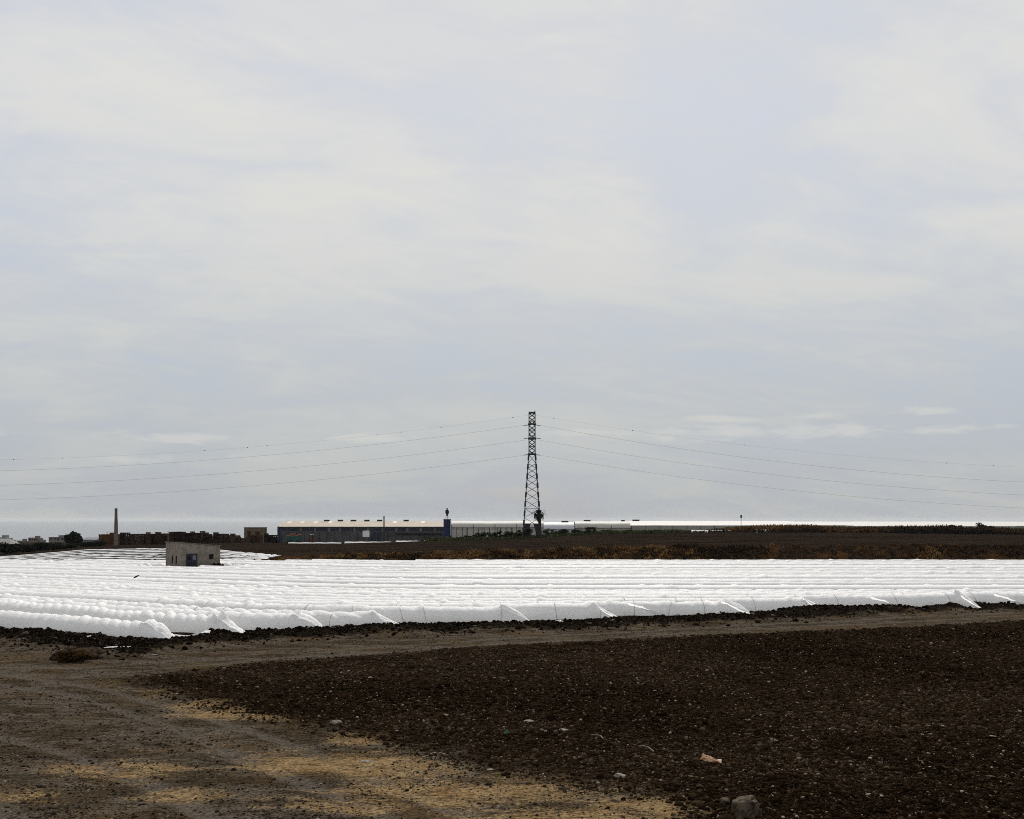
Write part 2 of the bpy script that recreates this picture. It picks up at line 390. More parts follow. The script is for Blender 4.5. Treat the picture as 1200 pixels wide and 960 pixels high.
# sea
def sea_material():
    m, t = new_mat('sea_water')
    pos = t.node('ShaderNodeNewGeometry').outputs['Position']
    b = t.node('ShaderNodeBump', i_Height=t.noise(pos, .05, 6, .6), i_Distance=1.0); b.inputs['Strength'].default_value = .06
    p = t.node('ShaderNodeBsdfPrincipled', i_Base_Color=(.06, .07, .075), i_Roughness=.12, i_Normal=b.outputs[0])
    o = t.node('ShaderNodeOutputMaterial'); t.l.new(p.outputs[0], o.inputs[0]); return m
SEA_Z = -38.0
ms = MB(); ms.quad((-30000, -300, SEA_Z), (30000, -300, SEA_Z), (30000, 38000, SEA_Z), (-30000, 38000, SEA_Z))
tag(ms.build('sea', sea_material()), kind='structure')

# ------------------------------------------------------------------ scattered stones
ICO = None
def ico():
    p = (1 + 5 ** .5) / 2
    v = np.array([(-1, p, 0), (1, p, 0), (-1, -p, 0), (1, -p, 0), (0, -1, p), (0, 1, p), (0, -1, -p), (0, 1, -p), (p, 0, -1), (p, 0, 1), (-p, 0, -1), (-p, 0, 1)], float)
    v /= np.linalg.norm(v[0])
    f = np.array([(0, 11, 5), (0, 5, 1), (0, 1, 7), (0, 7, 10), (0, 10, 11), (1, 5, 9), (5, 11, 4), (11, 10, 2), (10, 7, 6), (7, 1, 8), (3, 9, 4), (3, 4, 2), (3, 2, 6), (3, 6, 8), (3, 8, 9), (4, 9, 5), (2, 4, 11), (6, 2, 10), (8, 6, 7), (9, 8, 1)])
    return v, f
ICOV, ICOF = ico()
def scatter(name, X, D, size, tint, m, sink=.3, flat=.65, kind='stuff'):
    n = len(X)
    base = ICOV[None] * (1 + RNG.uniform(-.35, .35, (n, 12, 1)))
    sc = size[:, None] * np.stack([RNG.uniform(.7, 1.4, n), RNG.uniform(.7, 1.3, n), RNG.uniform(.6, 1.2, n) * flat], -1)
    base = base * sc[:, None, :]
    a = RNG.uniform(0, 2 * np.pi, n); ca, sa = np.cos(a)[:, None], np.sin(a)[:, None]
    tl = RNG.uniform(-.5, .5, n)[:, None]
    x, y, z = base[..., 0], base[..., 1], base[..., 2]
    y, z = y * np.cos(tl) - z * np.sin(tl), y * np.sin(tl) + z * np.cos(tl)
    V = np.stack([x * ca - y * sa + X[:, None], x * sa + y * ca + D[:, None], z + (hz(X, D) + size * (flat * .75 - sink))[:, None]], -1).reshape(-1, 3)
    Fc = (ICOF[None] + 12 * np.arange(n)[:, None, None]).reshape(-1, 3)
    return tag(np_obj(name, V, Fc, m, attrs={'tint': np.repeat(tint, 12)}), kind=kind)
def samples(n, dlo, dhi, tlo=-.50, thi=.50, power=1.6):
    u = RNG.random(n); D = (dlo ** (1 - power) + u * (dhi ** (1 - power) - dlo ** (1 - power))) ** (1 / (1 - power)) if power != 1 else dlo * (dhi / dlo) ** u
    return RNG.uniform(tlo, thi, n) * D, D
def make_scatter():
    X, D = samples(330000, 17.5, 62, power=1.3)
    sd = poly_sd(X, D, PL) + 1.6 * (fbm(X * .9, D * .9, 31) - .5)
    k = sd + .35 > RNG.random(len(X)) ** 1.5 * 2.2; Xp, Dp = X[k], D[k]
    sz = .010 * Dp ** .25 * np.exp(RNG.normal(0, .55, len(Xp)))+.002
    sz = np.clip(sz * .80, .008, .09)
    tn = RNG.random(len(Xp)); big = fbm(Xp * .16 + Dp * .05, Dp * .22, 71, 4); tn = np.where(tn < .86, np.clip(tn + (big - .5) * 1.1, 0, .88), tn); sz = sz * np.where(tn > .88, .68, 1.0)  # palest grains shrunk, as light stones and painted glints
    scatter('soil_clods', Xp, Dp, sz, tn, M['clod'])
    # stones on the yard and track
    X, D = samples(170000, 17.5, 60, -.5, .5, 1.3)
    sd = poly_sd(X, D, PL)
    ed = edge_dist(X, D)
    k = (sd < .2) & (ed > 0) & (fbm(X * .5, D * .5, 41) + RNG.uniform(-.3, .3, len(X)) > .42) & (sand_mask(X, D) < RNG.random(len(X)) * 1.1) & (rut_mask(X, D) < RNG.random(len(X)) * 1.3)
    Xp, Dp = X[k], D[k]
    sz = np.clip(.0125 * np.exp(RNG.normal(0, .5, len(Xp))), .005, .06)
    scatter('gravel', Xp, Dp, sz, RNG.random(len(Xp)) ** 1.15, M['gravel'])
    # rubble along the tunnel edge
    X, D = samples(170000, 40, 75, -.5, .5, 1.2)
    ed = edge_dist(X, D)
    k = (ed > -2.5) & (ed < 4.0) & (RNG.random(len(X)) < np.exp(-np.clip(ed, 0, 9) ** 2 / 5))
    Xp, Dp = X[k], D[k]
    sz = np.clip(.030 * np.exp(RNG.normal(0, .55, len(Xp))), .015, .14)
    scatter('rubble', Xp, Dp, sz, RNG.random(len(Xp)) ** 1.2, M['rubble'], flat=.75)
make_scatter()

# ------------------------------------------------------------------ crop tunnels
def row_d(X, d0):
    X = np.asarray(X, float)
    u = np.clip(-2 - X, 0, None)
    g = np.where(u < 16, .70 * u * u / 32, .70 * 8 + .70 * (u - 16))
    return d0 + g * (1 - .15 * sstep(60, 150, d0))
def tunnel(name, PX, PD, w, h, bump, sp, label, group, taper=1.5, nseg=13, ends=(False, True), seed=0):
    """film tunnel along a ground path; PX, PD dense path points"""
    rs = np.random.default_rng(seed + 100)
    n = len(PX)
    s = np.concatenate([[0], np.cumsum(np.hypot(np.diff(PX), np.diff(PD)))])
    tx = np.gradient(PX, s); td = np.gradient(PD, s); L = np.hypot(tx, td); tx /= L; td /= L
    nx, nd = -td, tx
    z0 = base_z(PX, PD) + .3 * near_relief(PX, PD)
    z0 = np.convolve(np.pad(z0, 6, mode='edge'), np.ones(13) / 13, 'valid')
    a = np.linspace(0, np.pi, nseg)
    A, Sx = np.meshgrid(a, s)
    # spacing of the hoops wanders along the row
    ph = s / sp + .8 * (fbm(s * .12, s * 0, seed + 3) - .5) * 4
    PH = ph[:, None] + (.75 if seed < 12 else .4) * np.cos(A)
    fl = np.floor(PH); fr = PH - fl
    lobe = np.clip(4 * fr * (1 - fr), 0, 1) ** .55
    rnd = _hash(fl, fl * 0 + seed, 5) - .5
    am = bump * ((.7 if seed < 12 else .3) + 1.2 * sstep(.35, .65, fbm(s * .07, s * 0 + seed, seed + 9)))[:, None]
    wav = (fbm(s * .25, s * 0 + 3.3, seed + 1, 3) - .5)[:, None]
    rad = 1 - am * (1 - lobe) + am * .55 * rnd + (.05 if seed < 12 else .03 if seed < 36 else .02) * wav
    wr = (.05 if seed < 36 else .025) * (fbm(Sx * 1.3 + A * 1.1, A * 1.7 + seed, seed + 2, 3) - .5)
    # pleats running up from the pegged edge, ridged, in patches
    rid = 1 - 2 * np.abs(fbm(Sx * 3.1 + A * .7, A * .45 + seed * 1.7, seed + 6, 3) - .5)
    patch = sstep(.42, .62, fbm(Sx * .22 + seed, A * 0, seed + 8, 2))
    rad = rad + wr + (.13 if seed < 36 else .04) * (rid - .75) * patch
    # odd hoops stand proud of the film: short sharp crests
    cr = _hash(np.floor(ph), np.floor(ph) * 0 + seed, 15) > (.88 if seed < 36 else .8)
    rad = rad + (cr * .12 * np.exp(-((ph - np.floor(ph) - .4) / .09) ** 2))[:, None] * np.sin(A) ** 2
    H = np.full(n, h) * (1 + (.16 if seed < 12 else .09 if seed < 36 else .06) * (fbm(s * .06, s * 0 + 9.1, seed + 4, 3) - .5)); W = np.full(n, w)
    for e in (0, 1):
        if ends[e]:
            q = np.clip((s if e == 0 else s[-1] - s) / taper, 0, 1)
            if seed % 2: H = H * (.03 + .97 * q ** .9); W = W * (.30 + .70 * q ** .8)
            else: H = H * (.04 + .96 * np.sin(q * np.pi / 2) ** .75); W = W * (.45 + .55 * q ** .6)
            first = np.exp(-((((s if e == 0 else s[-1] - s) - taper * .95) / .3) ** 2)); H = H * (1 + .13 * first)
            rad = rad + ((q < .999) * (.30 if seed < 36 else .16) * (q + .12))[:, None] * (np.abs(fbm(A * 4.6 + seed, Sx * .5, seed + 12, 2) - .5) * 3 - .35)
    co = np.cos(A); si = np.sin(A) ** .82
    off = W[:, None] / 2 * co * (.92 + .08 * rad)
    hh = H[:, None] * si * rad
    V = np.stack([PX[:, None] + nx[:, None] * off, PD[:, None] + nd[:, None] * off, z0[:, None] + hh - .03], -1)
    idx = np.arange(n * nseg).reshape(n, nseg)
    Fq = np.stack([idx[:-1, :-1], idx[:-1, 1:], idx[1:, 1:], idx[1:, :-1]], -1).reshape(-1, 4)
    c = np.array([PX.mean(), PD.mean(), z0.mean()])
    root = empty(name, tuple(c), label, 'crop tunnel', group=group)
    np_obj('film_cover', V.reshape(-1, 3) - c, Fq, M['film'], root, smooth=True)
    return root, dict(s=s, z0=z0, H=H, W=W, nx=nx, nd=nd, PX=PX, PD=PD, c=c)
ROWS = [(43.6, -13.9), (47.4, -11.6), (50.4, -8.4), (52.7, -5.0), (55.2, .9), (57.6, 5.5), (60.0, 12.6), (62.4, 17.4), (65.0, 26.5), (67.6, 34.5)]
def front_labels():
    return ['white film tunnel nearest the dirt track, ending beside the dark bush',
            'white film tunnel with a bright rounded end beyond the one by the bush',
            'white film tunnel with creased end, third from the dark bush',
            'white film tunnel ending in a folded point, fourth from the dark bush',
            'white film tunnel ending in a sharp tent-like peak below the pylon',
            'white film tunnel ending just right of the one with the tent-like peak',
            'long white film tunnel whose end lies pulled flat along the dirt edge',
            'white film tunnel whose end shows loose pleats above the dirt edge',
            'white film tunnel ending in a pale peak at the right of the dirt edge',
            'white film tunnel at the dirt edge, running out of the photo to the right']
FL = front_labels()
def dress(root, q, i):
    """thin outer hoops and loose film tails on the tunnels along the dirt edge"""
    rs = random.Random(40 + i); n = len(q['s'])
    for k in range(5):
        j = n - 1 - int((1.9 + k * 2.9 + rs.uniform(-1.3, 1.3)) / (q['s'][-1] / n))
        if j < 2: break
        pts = []
        tilt = rs.uniform(-.35, .35)
        for u in np.linspace(0, math.pi, 11):
            o = q['W'][j] / 2 * math.cos(u) * 1.03; hh = q['H'][j] * math.sin(u) ** .82 * 1.05
            pts.append((q['PX'][j] + q['nx'][j] * o + q['nd'][j] * tilt * math.sin(u) - q['c'][0], q['PD'][j] + q['nd'][j] * o - q['nx'][j] * tilt * math.sin(u) - q['c'][1], q['z0'][j] + hh - .03 - q['c'][2]))
        MB().tube(pts, .009, 5).build('hoop', M['hoop'], root)
    if i >= 5:
        for k in range(2):
            j = n - 1 - int((1.2 + k * 4.5 + rs.uniform(0, 2)) / (q['s'][-1] / n)); j2 = min(n - 1, j + int(1.7 / (q['s'][-1] / n)))
            if j < 2: break
            b = MB(); prev = None
            for m_ in range(9):
                f = m_ / 8; jj = int(j + (j2 - j) * f); u = math.pi - .85 + f * .75   # camera side, sliding down to the ground
                o = q['W'][jj] / 2 * math.cos(u) * 1.06; hh = q['H'][jj] * math.sin(u) ** .82 * 1.06 + .02
                sg = -1 if q['nd'][jj] < 0 else 1
                p = Vector((q['PX'][jj] + q['nx'][jj] * o * sg - q['c'][0], q['PD'][jj] + q['nd'][jj] * o * sg - .02 - q['c'][1], q['z0'][jj] + hh - .03 - q['c'][2])); w_ = Vector((0, -.02, .05 + .02 * math.sin(m_ * 1.9)))
                if prev: b.quad(prev[0] - prev[1], p - w_, p + w_, prev[0] + prev[1])
                prev = (p, w_)
            b.build('loose_film', M['tail'], root)
def make_tunnels():
    rows = list(ROWS); d = ROWS[-1][0]
    while d < 153: d += 2.7; rows.append((d, .56 * d))
    for i, (d0, xe) in enumerate(rows):
        xl = -.52 * 60 - .62 * max(0, d0 - 55) - 8
        if d0 > 95: xl = max(xl, -75)
        # points denser towards the near end
        step = .09 if i < 5 else (.13 if i < 12 else .4)
        n = int((xe - xl) * 1.2 / step); PX = np.linspace(xl, xe, n)
        PD = row_d(PX, d0 + .35 * math.sin(i * 2.1)) + (.25 if i < 12 else .10) * (fbm(PX * .08, PX * 0 + i, 77) - .5) * 2
        keep = PD < 156
        # keep clear of the pump house
        PX, PD = PX[keep], PD[keep]
        h = .78 + (.05 if i < 12 else .09) * math.sin(i * 1.7)
        segs = [(PX, PD)]
        hx, hd = X_at(226, 134.5), 134.5
        m = (np.abs(PX - hx) < 5.2) & (np.abs(PD - hd) < 4.6)
        if m.any():
            j0, j1 = np.where(m)[0][[0, -1]]; segs = [(PX[:j0], PD[:j0]), (PX[j1 + 1:], PD[j1 + 1:])]
        for q, (a, b) in enumerate(segs):
            if len(a) < 12: continue
            if i < 10: lab, g = FL[i], 'white tunnels in the big field'
            elif len(segs) > 1 and q == 0: lab, g = 'white film tunnel stopping at the far-left side of the small pump house', 'white tunnels beside the pump house'
            elif len(segs) > 1: lab, g = 'white film tunnel starting at the right side of the small pump house', 'white tunnels right of the pump house'
            elif i == len(rows) - 1: lab, g = 'farthest white film tunnel, lying along the foot of the earth bank', 'white tunnels in the big field'
            else: lab, g = 'straight white film tunnel in the packed middle rows of the big field', 'white tunnels in the middle of the field'
            bump = ((.10, .105, .09, .08)[i] if i < 4 else .06 if i < 12 else .035)
            root, info = tunnel('crop_tunnel', a, b, 1.35, h, bump, (.72, .66, .8, .9)[i] if i < 4 else (1.5 if i < 14 else 2.2), lab, g, seed=i * 3 + q,
                   ends=(len(segs) > 1 and q == 1, True), taper=1.5 if i < 10 else 1.0, nseg=27 if i < 5 else (21 if i < 12 else 8))
            if 3 <= i < 10: dress(root, info, i)
    # second patch on the rise behind the pump house
    for k in range(10):
        dk = 159.8 + 3.3 * k
        px = np.linspace(-130, 330 - (9 - k) * 3, 420)
        PD = dk - 9 * (np.clip(px - 215, 0, None) / 115) ** 1.6 - 5 * (np.clip(170 - px, 0, None) / 200)
        PX = (px - 600) / F * PD
        keep = PD > 157.5; 
        lab = {9: 'topmost narrow white tunnel on the rise behind the pump house', 0: 'lowest narrow white tunnel on the rise behind the pump house'}.get(k, 'narrow white tunnel with dark soil beside it on the rise behind the pump house')
        tunnel('crop_tunnel', PX[keep], PD[keep], 1.0, .15, 1.0, 2.4, lab, 'white tunnels on the rise behind the pump house' if k in (0, 9) else 'middle white tunnels on the rise behind the pump house', seed=200 + k * 3, ends=(False, True), nseg=8)
make_tunnels()

# ------------------------------------------------------------------ plants
def leaf_cloud(n, ell, leaf, rs, clumps=14, flatz=1.0, up=0.0, bottom=0.0):
    """n leaf quads gathered in clumps inside an ellipsoid of half sizes ell, its base at z=0"""
    ex, ey, ez = ell
    c = rs.normal(0, 1, (clumps, 3)); c /= np.linalg.norm(c, axis=1)[:, None]; c *= rs.uniform(.35, .85, (clumps, 1))
    cr = rs.uniform(.22, .45, clumps); k = rs.integers(0, clumps, n)
    p = rs.normal(0, 1, (n, 3)); p /= np.linalg.norm(p, axis=1)[:, None]; p = c[k] + p * (rs.random((n, 1)) ** .45) * cr[k][:, None]
    P = p * np.array([ex, ey, ez]); P[:, 2] += ez
    P[:, 2] = np.maximum(P[:, 2], bottom + .02)
    u = rs.normal(0, 1, (n, 3)); u[:, 2] = u[:, 2] * .6 + up; u /= np.linalg.norm(u, axis=1)[:, None]
    v = np.cross(u, rs.normal(0, 1, (n, 3))); v /= np.linalg.norm(v, axis=1)[:, None]
    sz = leaf * rs.uniform(.6, 1.4, (n, 1))
    V = np.stack([P - u * sz, P + v * sz * .45, P + u * sz, P - v * sz * .45], 1).reshape(-1, 3)
    Fq = np.arange(4 * n).reshape(n, 4)
    tint = np.clip(rs.random(n) * .6 + .4 * _hash(k, k * 0, 4), 0, 1)
    return V, Fq, np.repeat(tint, 4)
SEEDC = [0]
def bush(name, X, D, ell, leaf, n, m, label, cat='bush', group=None, up=.2, trunk=0.0, z=None, clumps=14):
    SEEDC[0] += 1; rs = np.random.default_rng(500 + SEEDC[0])
    z = hz1(X, D) - .05 if z is None else z
    root = empty(name, (X, D, z), label, cat, group=group)
    V, Fq, t = leaf_cloud(n, ell, leaf, rs, clumps, up=up)
    V[:, 2] += trunk
    np_obj('crown' if trunk else 'foliage', V, Fq, m, root, attrs={'tint': t})
    b = MB()
    if trunk:
        b.tube([(0, 0, -.1), (.04, 0, trunk * .6), (-.03, .03, trunk + ell[2] * .9)], [trunk * .09 + .05, trunk * .07 + .04, .03], 7)
        for q in range(5):
            an = q * 1.3; b.tube([(0, 0, trunk * .8 + .1 * q), (ell[0] * .4 * math.cos(an), ell[1] * .4 * math.sin(an), trunk + ell[2] * (.6 + .2 * q / 5))], [.05, .02], 5)
        b.build('trunk', M['bark'], root)
    else:
        for q in range(4):
            an = q * 1.6; b.tube([(0, 0, -.1), (ell[0] * .4 * math.cos(an), ell[1] * .4 * math.sin(an), ell[2] * .9)], [.05, .02], 5)
        b.build('stem', M['bark'], root)
    return root
def tufts(name, X, D, hgt, m, blades=6, spread=.6, tint=None, wid=.12):
    n = len(X); rs = RNG
    z = hz(X, D)
    N = n * blades
    bx = np.repeat(X, blades) + rs.normal(0, spread * .35, N); by = np.repeat(D, blades) + rs.normal(0, spread * .35, N); bz = np.repeat(z, blades) - .05
    hh = np.repeat(hgt, blades) * rs.uniform(.5, 1.15, N); a = rs.uniform(0, 2 * np.pi, N); lean = rs.uniform(.1, .8, N) * hh
    wx = np.cos(a + 1.57) * wid * rs.uniform(.5, 1.3, N); wy = np.sin(a + 1.57) * wid * rs.uniform(.5, 1.3, N)
    dx = np.cos(a) * lean; dy = np.sin(a) * lean
    V = np.stack([np.stack([bx - wx, by - wy, bz], -1), np.stack([bx + wx, by + wy, bz], -1), np.stack([bx + dx + wx * .3, by + dy + wy * .3, bz + hh], -1), np.stack([bx + dx - wx * .3, by + dy - wy * .3, bz + hh], -1)], 1).reshape(-1, 3)
    t = rs.random(n) if tint is None else tint
    t = np.clip(np.repeat(t, blades) + rs.normal(0, .12, N), 0, 1)
    return np_obj(name, V, np.arange(4 * N).reshape(N, 4), m, attrs={'tint': np.repeat(t, 4)})
def make_scrub():
    # dry growth on the earth bank
    n = 9000; X = RNG.uniform(-34, 85, n); D = RNG.uniform(156.8, 162.0, n)
    px = 600 + F * X / D
    dens = fbm(X * .12, D * .2, 51, 3)
    k = dens + RNG.uniform(-.25, .25, n) > .5 + .12 * sstep(700, 1100, px); X, D = X[k], D[k]
    t = fbm(X * .15, D * .3, 55, 3); t = .55 * t + .45 * fbm(X * .9, D * 1.2, 57, 2); t = np.clip((t - .5) * 4.2 + .36 - .22 * sstep(760, 900, 600 + F * X / D), 0, 1)
    tag(tufts('dry_grass', X, D, RNG.uniform(.15, .5, len(X)), M['dry'], 6, .6, t), kind='stuff')
    # reddish dry scrub along the far edge of the upper field
    n = 9000; px = RNG.uniform(730, 1330, n); D = RNG.uniform(286, 300, n); X = (px - 600) / F * D
    hg = (.85 + 1.5 * fbm(X * .12, D * .1, 61, 3)) * (.3 + .7 * sstep(790, 900, px)) * RNG.uniform(.5, 1.1, n)
    t = np.clip((fbm(X * .07, D * .2, 65, 3) - .5) * 2.2 + .5 - .35 * (px < 850), 0, 1)
    tag(tufts('dry_scrub', X, D, hg, M['dry'], 7, 1.1, t, .2), kind='stuff')
    # bushes
    for (px_, w, h, nm) in [(1118, 2.2, 2.5, 'rounded dark bush standing out of the dry scrub before the white greenhouses'), (1154, 2.4, 3.2, 'tallest dark bush above the dry scrub at the white greenhouses')]:
        d = 296; bush('bush', X_at(px_, d), d, (w, w, h / 2), .28, 1500, M['darkleaf'], nm, group='dark bushes in the dry scrub', z=hz1(X_at(px_, d), d))
    lows = [(548, 1.2), (560, 1.8), (572, 2.1), (584, 2.3), (596, 2.4), (606, 2.3), (618, 2.5), (645, 2.3), (660, 1.9), (677, 1.7), (693, 1.9), (712, 1.2), (735, 1.0)]
    for i, (px_, h) in enumerate(lows):
        d = 284 + (i * 7 % 5); X = X_at(px_, d)
        lab = ('low green bush in the row between the blue tower and the pylon' if px_ < 610 else 'low olive bush beside the foot of the pylon' if px_ < 665 else 'low dark bush in front of the grey greenhouse')
        bush('bush', X, d, (1.9, 1.4, h * .5), .22, 900, M['leaf'] if i % 3 else M['darkleaf'], lab, group=lab.replace('low ', '') + 's')
    # ground-hugging weeds along that edge
    n = 2600; px = RNG.uniform(500, 800, n); D = RNG.uniform(280, 290, n); X = (px - 600) / F * D
    tag(tufts('weeds', X, D, RNG.uniform(.2, .9, n), M['leaf'], 6, .9, None, .16), kind='stuff')
    # hedge and trees at the far left
    for i, (px_, d, w, h) in enumerate([(-14, 205, 3.2, 2.6), (6, 208, 3.0, 2.2), (20, 212, 3.0, 2.0), (34, 215, 3.0, 2.3), (47, 216, 2.8, 2.3), (60, 222, 3, 1.9), (72, 226, 3, 1.7), (100, 250, 3, 1.6), (110, 260, 3, 2.0)]):
        X = X_at(px_, d); ytop = [633, 636, 637, 635.5, 635, 637, 637, 634, 633][i]
        zb = hz1(X, d); zt = Z_at(ytop, d); h = max(1.2, zt - zb)
        lab = 'dark bush of the hedge above the white rows at the edge of town' if px_ < 80 else 'dark bush beside the end of the crate stacks'
        bush('bush', X, d, (w, 1.6, h / 2), .25, 1200, M['darkleaf'], lab, group='dark hedge bushes' if px_ < 80 else 'bushes by the crate stacks')
    d = 262; X = X_at(86, d)
    zb = hz1(X, d)
    bush('tree', X, d, (1.75, 1.5, (Z_at(624, d) - zb - .4) / 2), .42, 2200, M['darkleaf'], 'dark spiky evergreen tree in front of the pale town houses', 'tree', up=1.6, trunk=.4, clumps=26)
make_scrub()
def palm():
    d = 284; X = X_at(631.5, d); z = hz1(X, d); zt = Z_at(603, d) - z
    r = empty('palm_tree', (X, d, z), 'small shaggy palm beside one leg of the pylon', 'palm')
    MB().tube([(0, 0, -.2), (.05, 0, zt * .4), (0, 0, zt)], [.24, .18, .2], 8).build('trunk', M['bark'], r)
    b = MB(); rs = random.Random(3)
    for k in range(54):
        an = rs.uniform(0, 6.28); el = rs.uniform(-.6, 1.5); L = rs.uniform(1.5, 2.3); prev = None
        for q in range(5):
            f = q / 4; e2 = el - .9 * f * f; p = Vector((math.cos(an) * math.cos(e2), math.sin(an) * math.cos(e2), math.sin(e2))) * L * f + Vector((0, 0, zt + .1)); sd = Vector((-math.sin(an), math.cos(an), 0)) * (.05 + .26 * math.sin(math.pi * min(1, f + .1)))
            if prev: b.quad(prev[0] - prev[1], prev[0] + prev[1], p + sd, p - sd)
            prev = (p, sd)
    o = b.build('crown', M['darkleaf'], r); a = o.data.attributes.new('tint', 'FLOAT', 'POINT'); a.data.foreach_set('value', [.4] * len(b.v))
palm()

# ------------------------------------------------------------------ pylon and wires
PYD = 290.0; PXC = 623.5
def pylon():
    X0 = X_at(PXC, PYD); zb = hz1(X0, PYD); zt = Z_at(483, PYD)
    r = empty('pylon', (X0, PYD, zb), 'tall dark steel lattice electricity pylon on the skyline', 'pylon')
    zw = Z_at(533, PYD) - zb; H = zt - zb
    def half(z):
        if z >= zw: return .78
        return .85 + (2.35 - .85) * (1 - z / zw)
    def node(c, z): h = half(z); return Vector((c[0] * h, c[1] * h, z))
    C = [(-1, -1), (1, -1), (1, 1), (-1, 1)]
    for c in C:
        pts = [node(c, -.4)]; rad = [.17]
        for zz in np.linspace(3.2, zw - 1.4, 8):
            for dz, rr in ((0, .14), (.05, .30), (1.35, .30), (1.4, .13)): pts.append(node(c, zz + dz)); rad.append(rr)
        pts += [node(c, zw), node(c, H)]; rad += [.12, .10]
        MB().tube(pts, rad, 4).build('leg', M['steel'], r)
    # lattice bracing
    lv = [0, 2.6]; z = 2.6
    while z < zw - 1.2: z += max(1.1, half(z) * 1.15); lv.append(z)
    lv[-1] = zw
    low = MB()
    for a, bz in zip(lv[1:-1], lv[2:]):
        for i in range(4):
            p, q = C[i], C[(i + 1) % 4]
            low.bar(node(p, a), node(q, bz), .07); low.bar(node(q, a), node(p, bz), .07)
    for zz in (lv[1], lv[3], zw):
        for i in range(4): low.bar(node(C[i], zz), node(C[(i + 1) % 4], zz), .10)
    low.build('bracing', M['steel'], r)
    up = MB(); z = zw; k = 0
    while z < H - .3:
        z2 = min(H, z + 1.05)
        for i in range(4):
            p, q = C[i], C[(i + 1) % 4]
            up.bar(node(p, z), node(q, z2), .11); up.bar(node(q, z), node(p, z2), .11)
        if k % 2 == 0:
            for i in range(4): up.bar(node(C[i], z), node(C[(i + 1) % 4], z), .09)
        z = z2; k += 1
    up.build('upper_bracing', M['steel'], r)
    # solid guard plates that flare inward on the legs
    for sx in (-1, 1):
        for sy in (-1, 1):
            b = MB(); h = half(1.0); y = sy * (h + .02); y2 = y - sy * .09; x0 = sx * (h + .12)
            for yy in (y, y2): b.v += [(x0, yy, 0), (sx * (h - .95), yy, 0), (sx * (h - 1.9), yy, 3.6), (sx * (h - .1), yy, 3.6)]
            for q in ((0, 1, 2, 3), (4, 7, 6, 5), (0, 4, 5, 1), (1, 5, 6, 2), (2, 6, 7, 3), (3, 7, 4, 0)): b.f.append(q)
            b.build('guard_plate', M['steel'], r)
    # crossarms run along the line of sight; strain insulators run along the wires
    levels = [(497, 1), (514.5, -1), (532, 1)]
    outs = []
    for (py, sy) in levels:
        za = Z_at(py, PYD) - zb
        a = MB()
        for s_ in (-1, 1):
            a.bar((s_ * .78, sy * .78, za), (0, sy * 3.1, za + .1), .12); a.bar((s_ * .78, sy * .78, za + 1.0), (0, sy * 3.1, za + .1), .10); a.bar((s_ * .95, -.8, za), (s_ * .95, .8, za), .2)
            a.bar((-1.0, s_ * .8, za), (1.0, s_ * .8, za), .22)
        ar = a.build('crossarm', M['steel'], r)
        for s_ in (-1, 1):
            i = MB(); p0 = Vector((s_ * .25, sy * 3.1, za + .1)); p1 = Vector((s_ * 2.1, sy * 3.1, za - .15))
            i.bar(p0, p1, .07)
            for q in range(6): c = p0.lerp(p1, .35 + .6 * q / 5); i.bar(c - Vector((.06, 0, 0)), c + Vector((.06, 0, 0)), .26, n=8)
            i.build('insulator', M['insul'], r)
        outs.append((py, sy))
    MB().bar((.3, 0, H - .2), (.85, 0, H + .5), .10).bar((-.78, -.78, H), (.78, .78, H), .10).bar((.78, -.78, H), (-.78, .78, H), .1).build('earth_peak', M['steel'], r)
    # wires
    spec = [(3, 'earth', 486, 486)] + [(k, nm, levels[k][0], levels[k][0]) for k, nm in ((0, 'uppermost'), (1, 'middle'), (2, 'lowest'))]
    vert = {'L': {0: (-150, 554), 1: (-150, 571), 2: (-150, 588), 3: (-100, 540)}, 'R': {0: (1400, 570), 1: (1400, 585), 2: (1400, 600), 3: (1400, 552)}}
    marks = {'L': [601, 517, 470, 442, 313, 290, 240, 73, 16], 'R': [649, 741, 873, 1109, 1164]}
    for side, nmside in (('L', 'sagging towards the brick chimney'), ('R', 'sagging towards the white greenhouses')):
        for (k, nm, py, _) in spec:
            xv, yv = vert[side][k]
            xs = (PXC - (9 if k != 3 else 0)) if side == 'L' else (PXC + (9 if k != 3 else 0))
            y0 = py + (1.5 if k != 3 else 0)
            a = (yv - y0) / (xs - xv) ** 2
            xe = xv + (xv - xs) * .95
            dep = PYD + (levels[k][1] * 3.1 if k != 3 else 0)
            f = lambda x: (X_at(x, dep), dep, Z_at(yv - a * (x - xv) ** 2, dep))
            pts = [f(xs + (xe - xs) * t) for t in np.linspace(0, 1, 70)]
            b = MB(); rad = .018 if k != 3 else .009
            b.tube(pts, rad, 4)
            lab = (f'thin topmost earth wire with small marker balls {nmside}' if k == 3 else f'{nm} of the three power cables {nmside}')
            w = b.build('power_cable' if k != 3 else 'earth_wire', M['wire'], None)
            tag(w, lab, 'power line', 'power lines strung from the pylon')
            if k == 3:
                for x in marks[side]:
                    p = f(x); MB().ball((p[0], p[1], p[2]), .125).build('marker_ball', M['darkmetal'], w)
pylon()

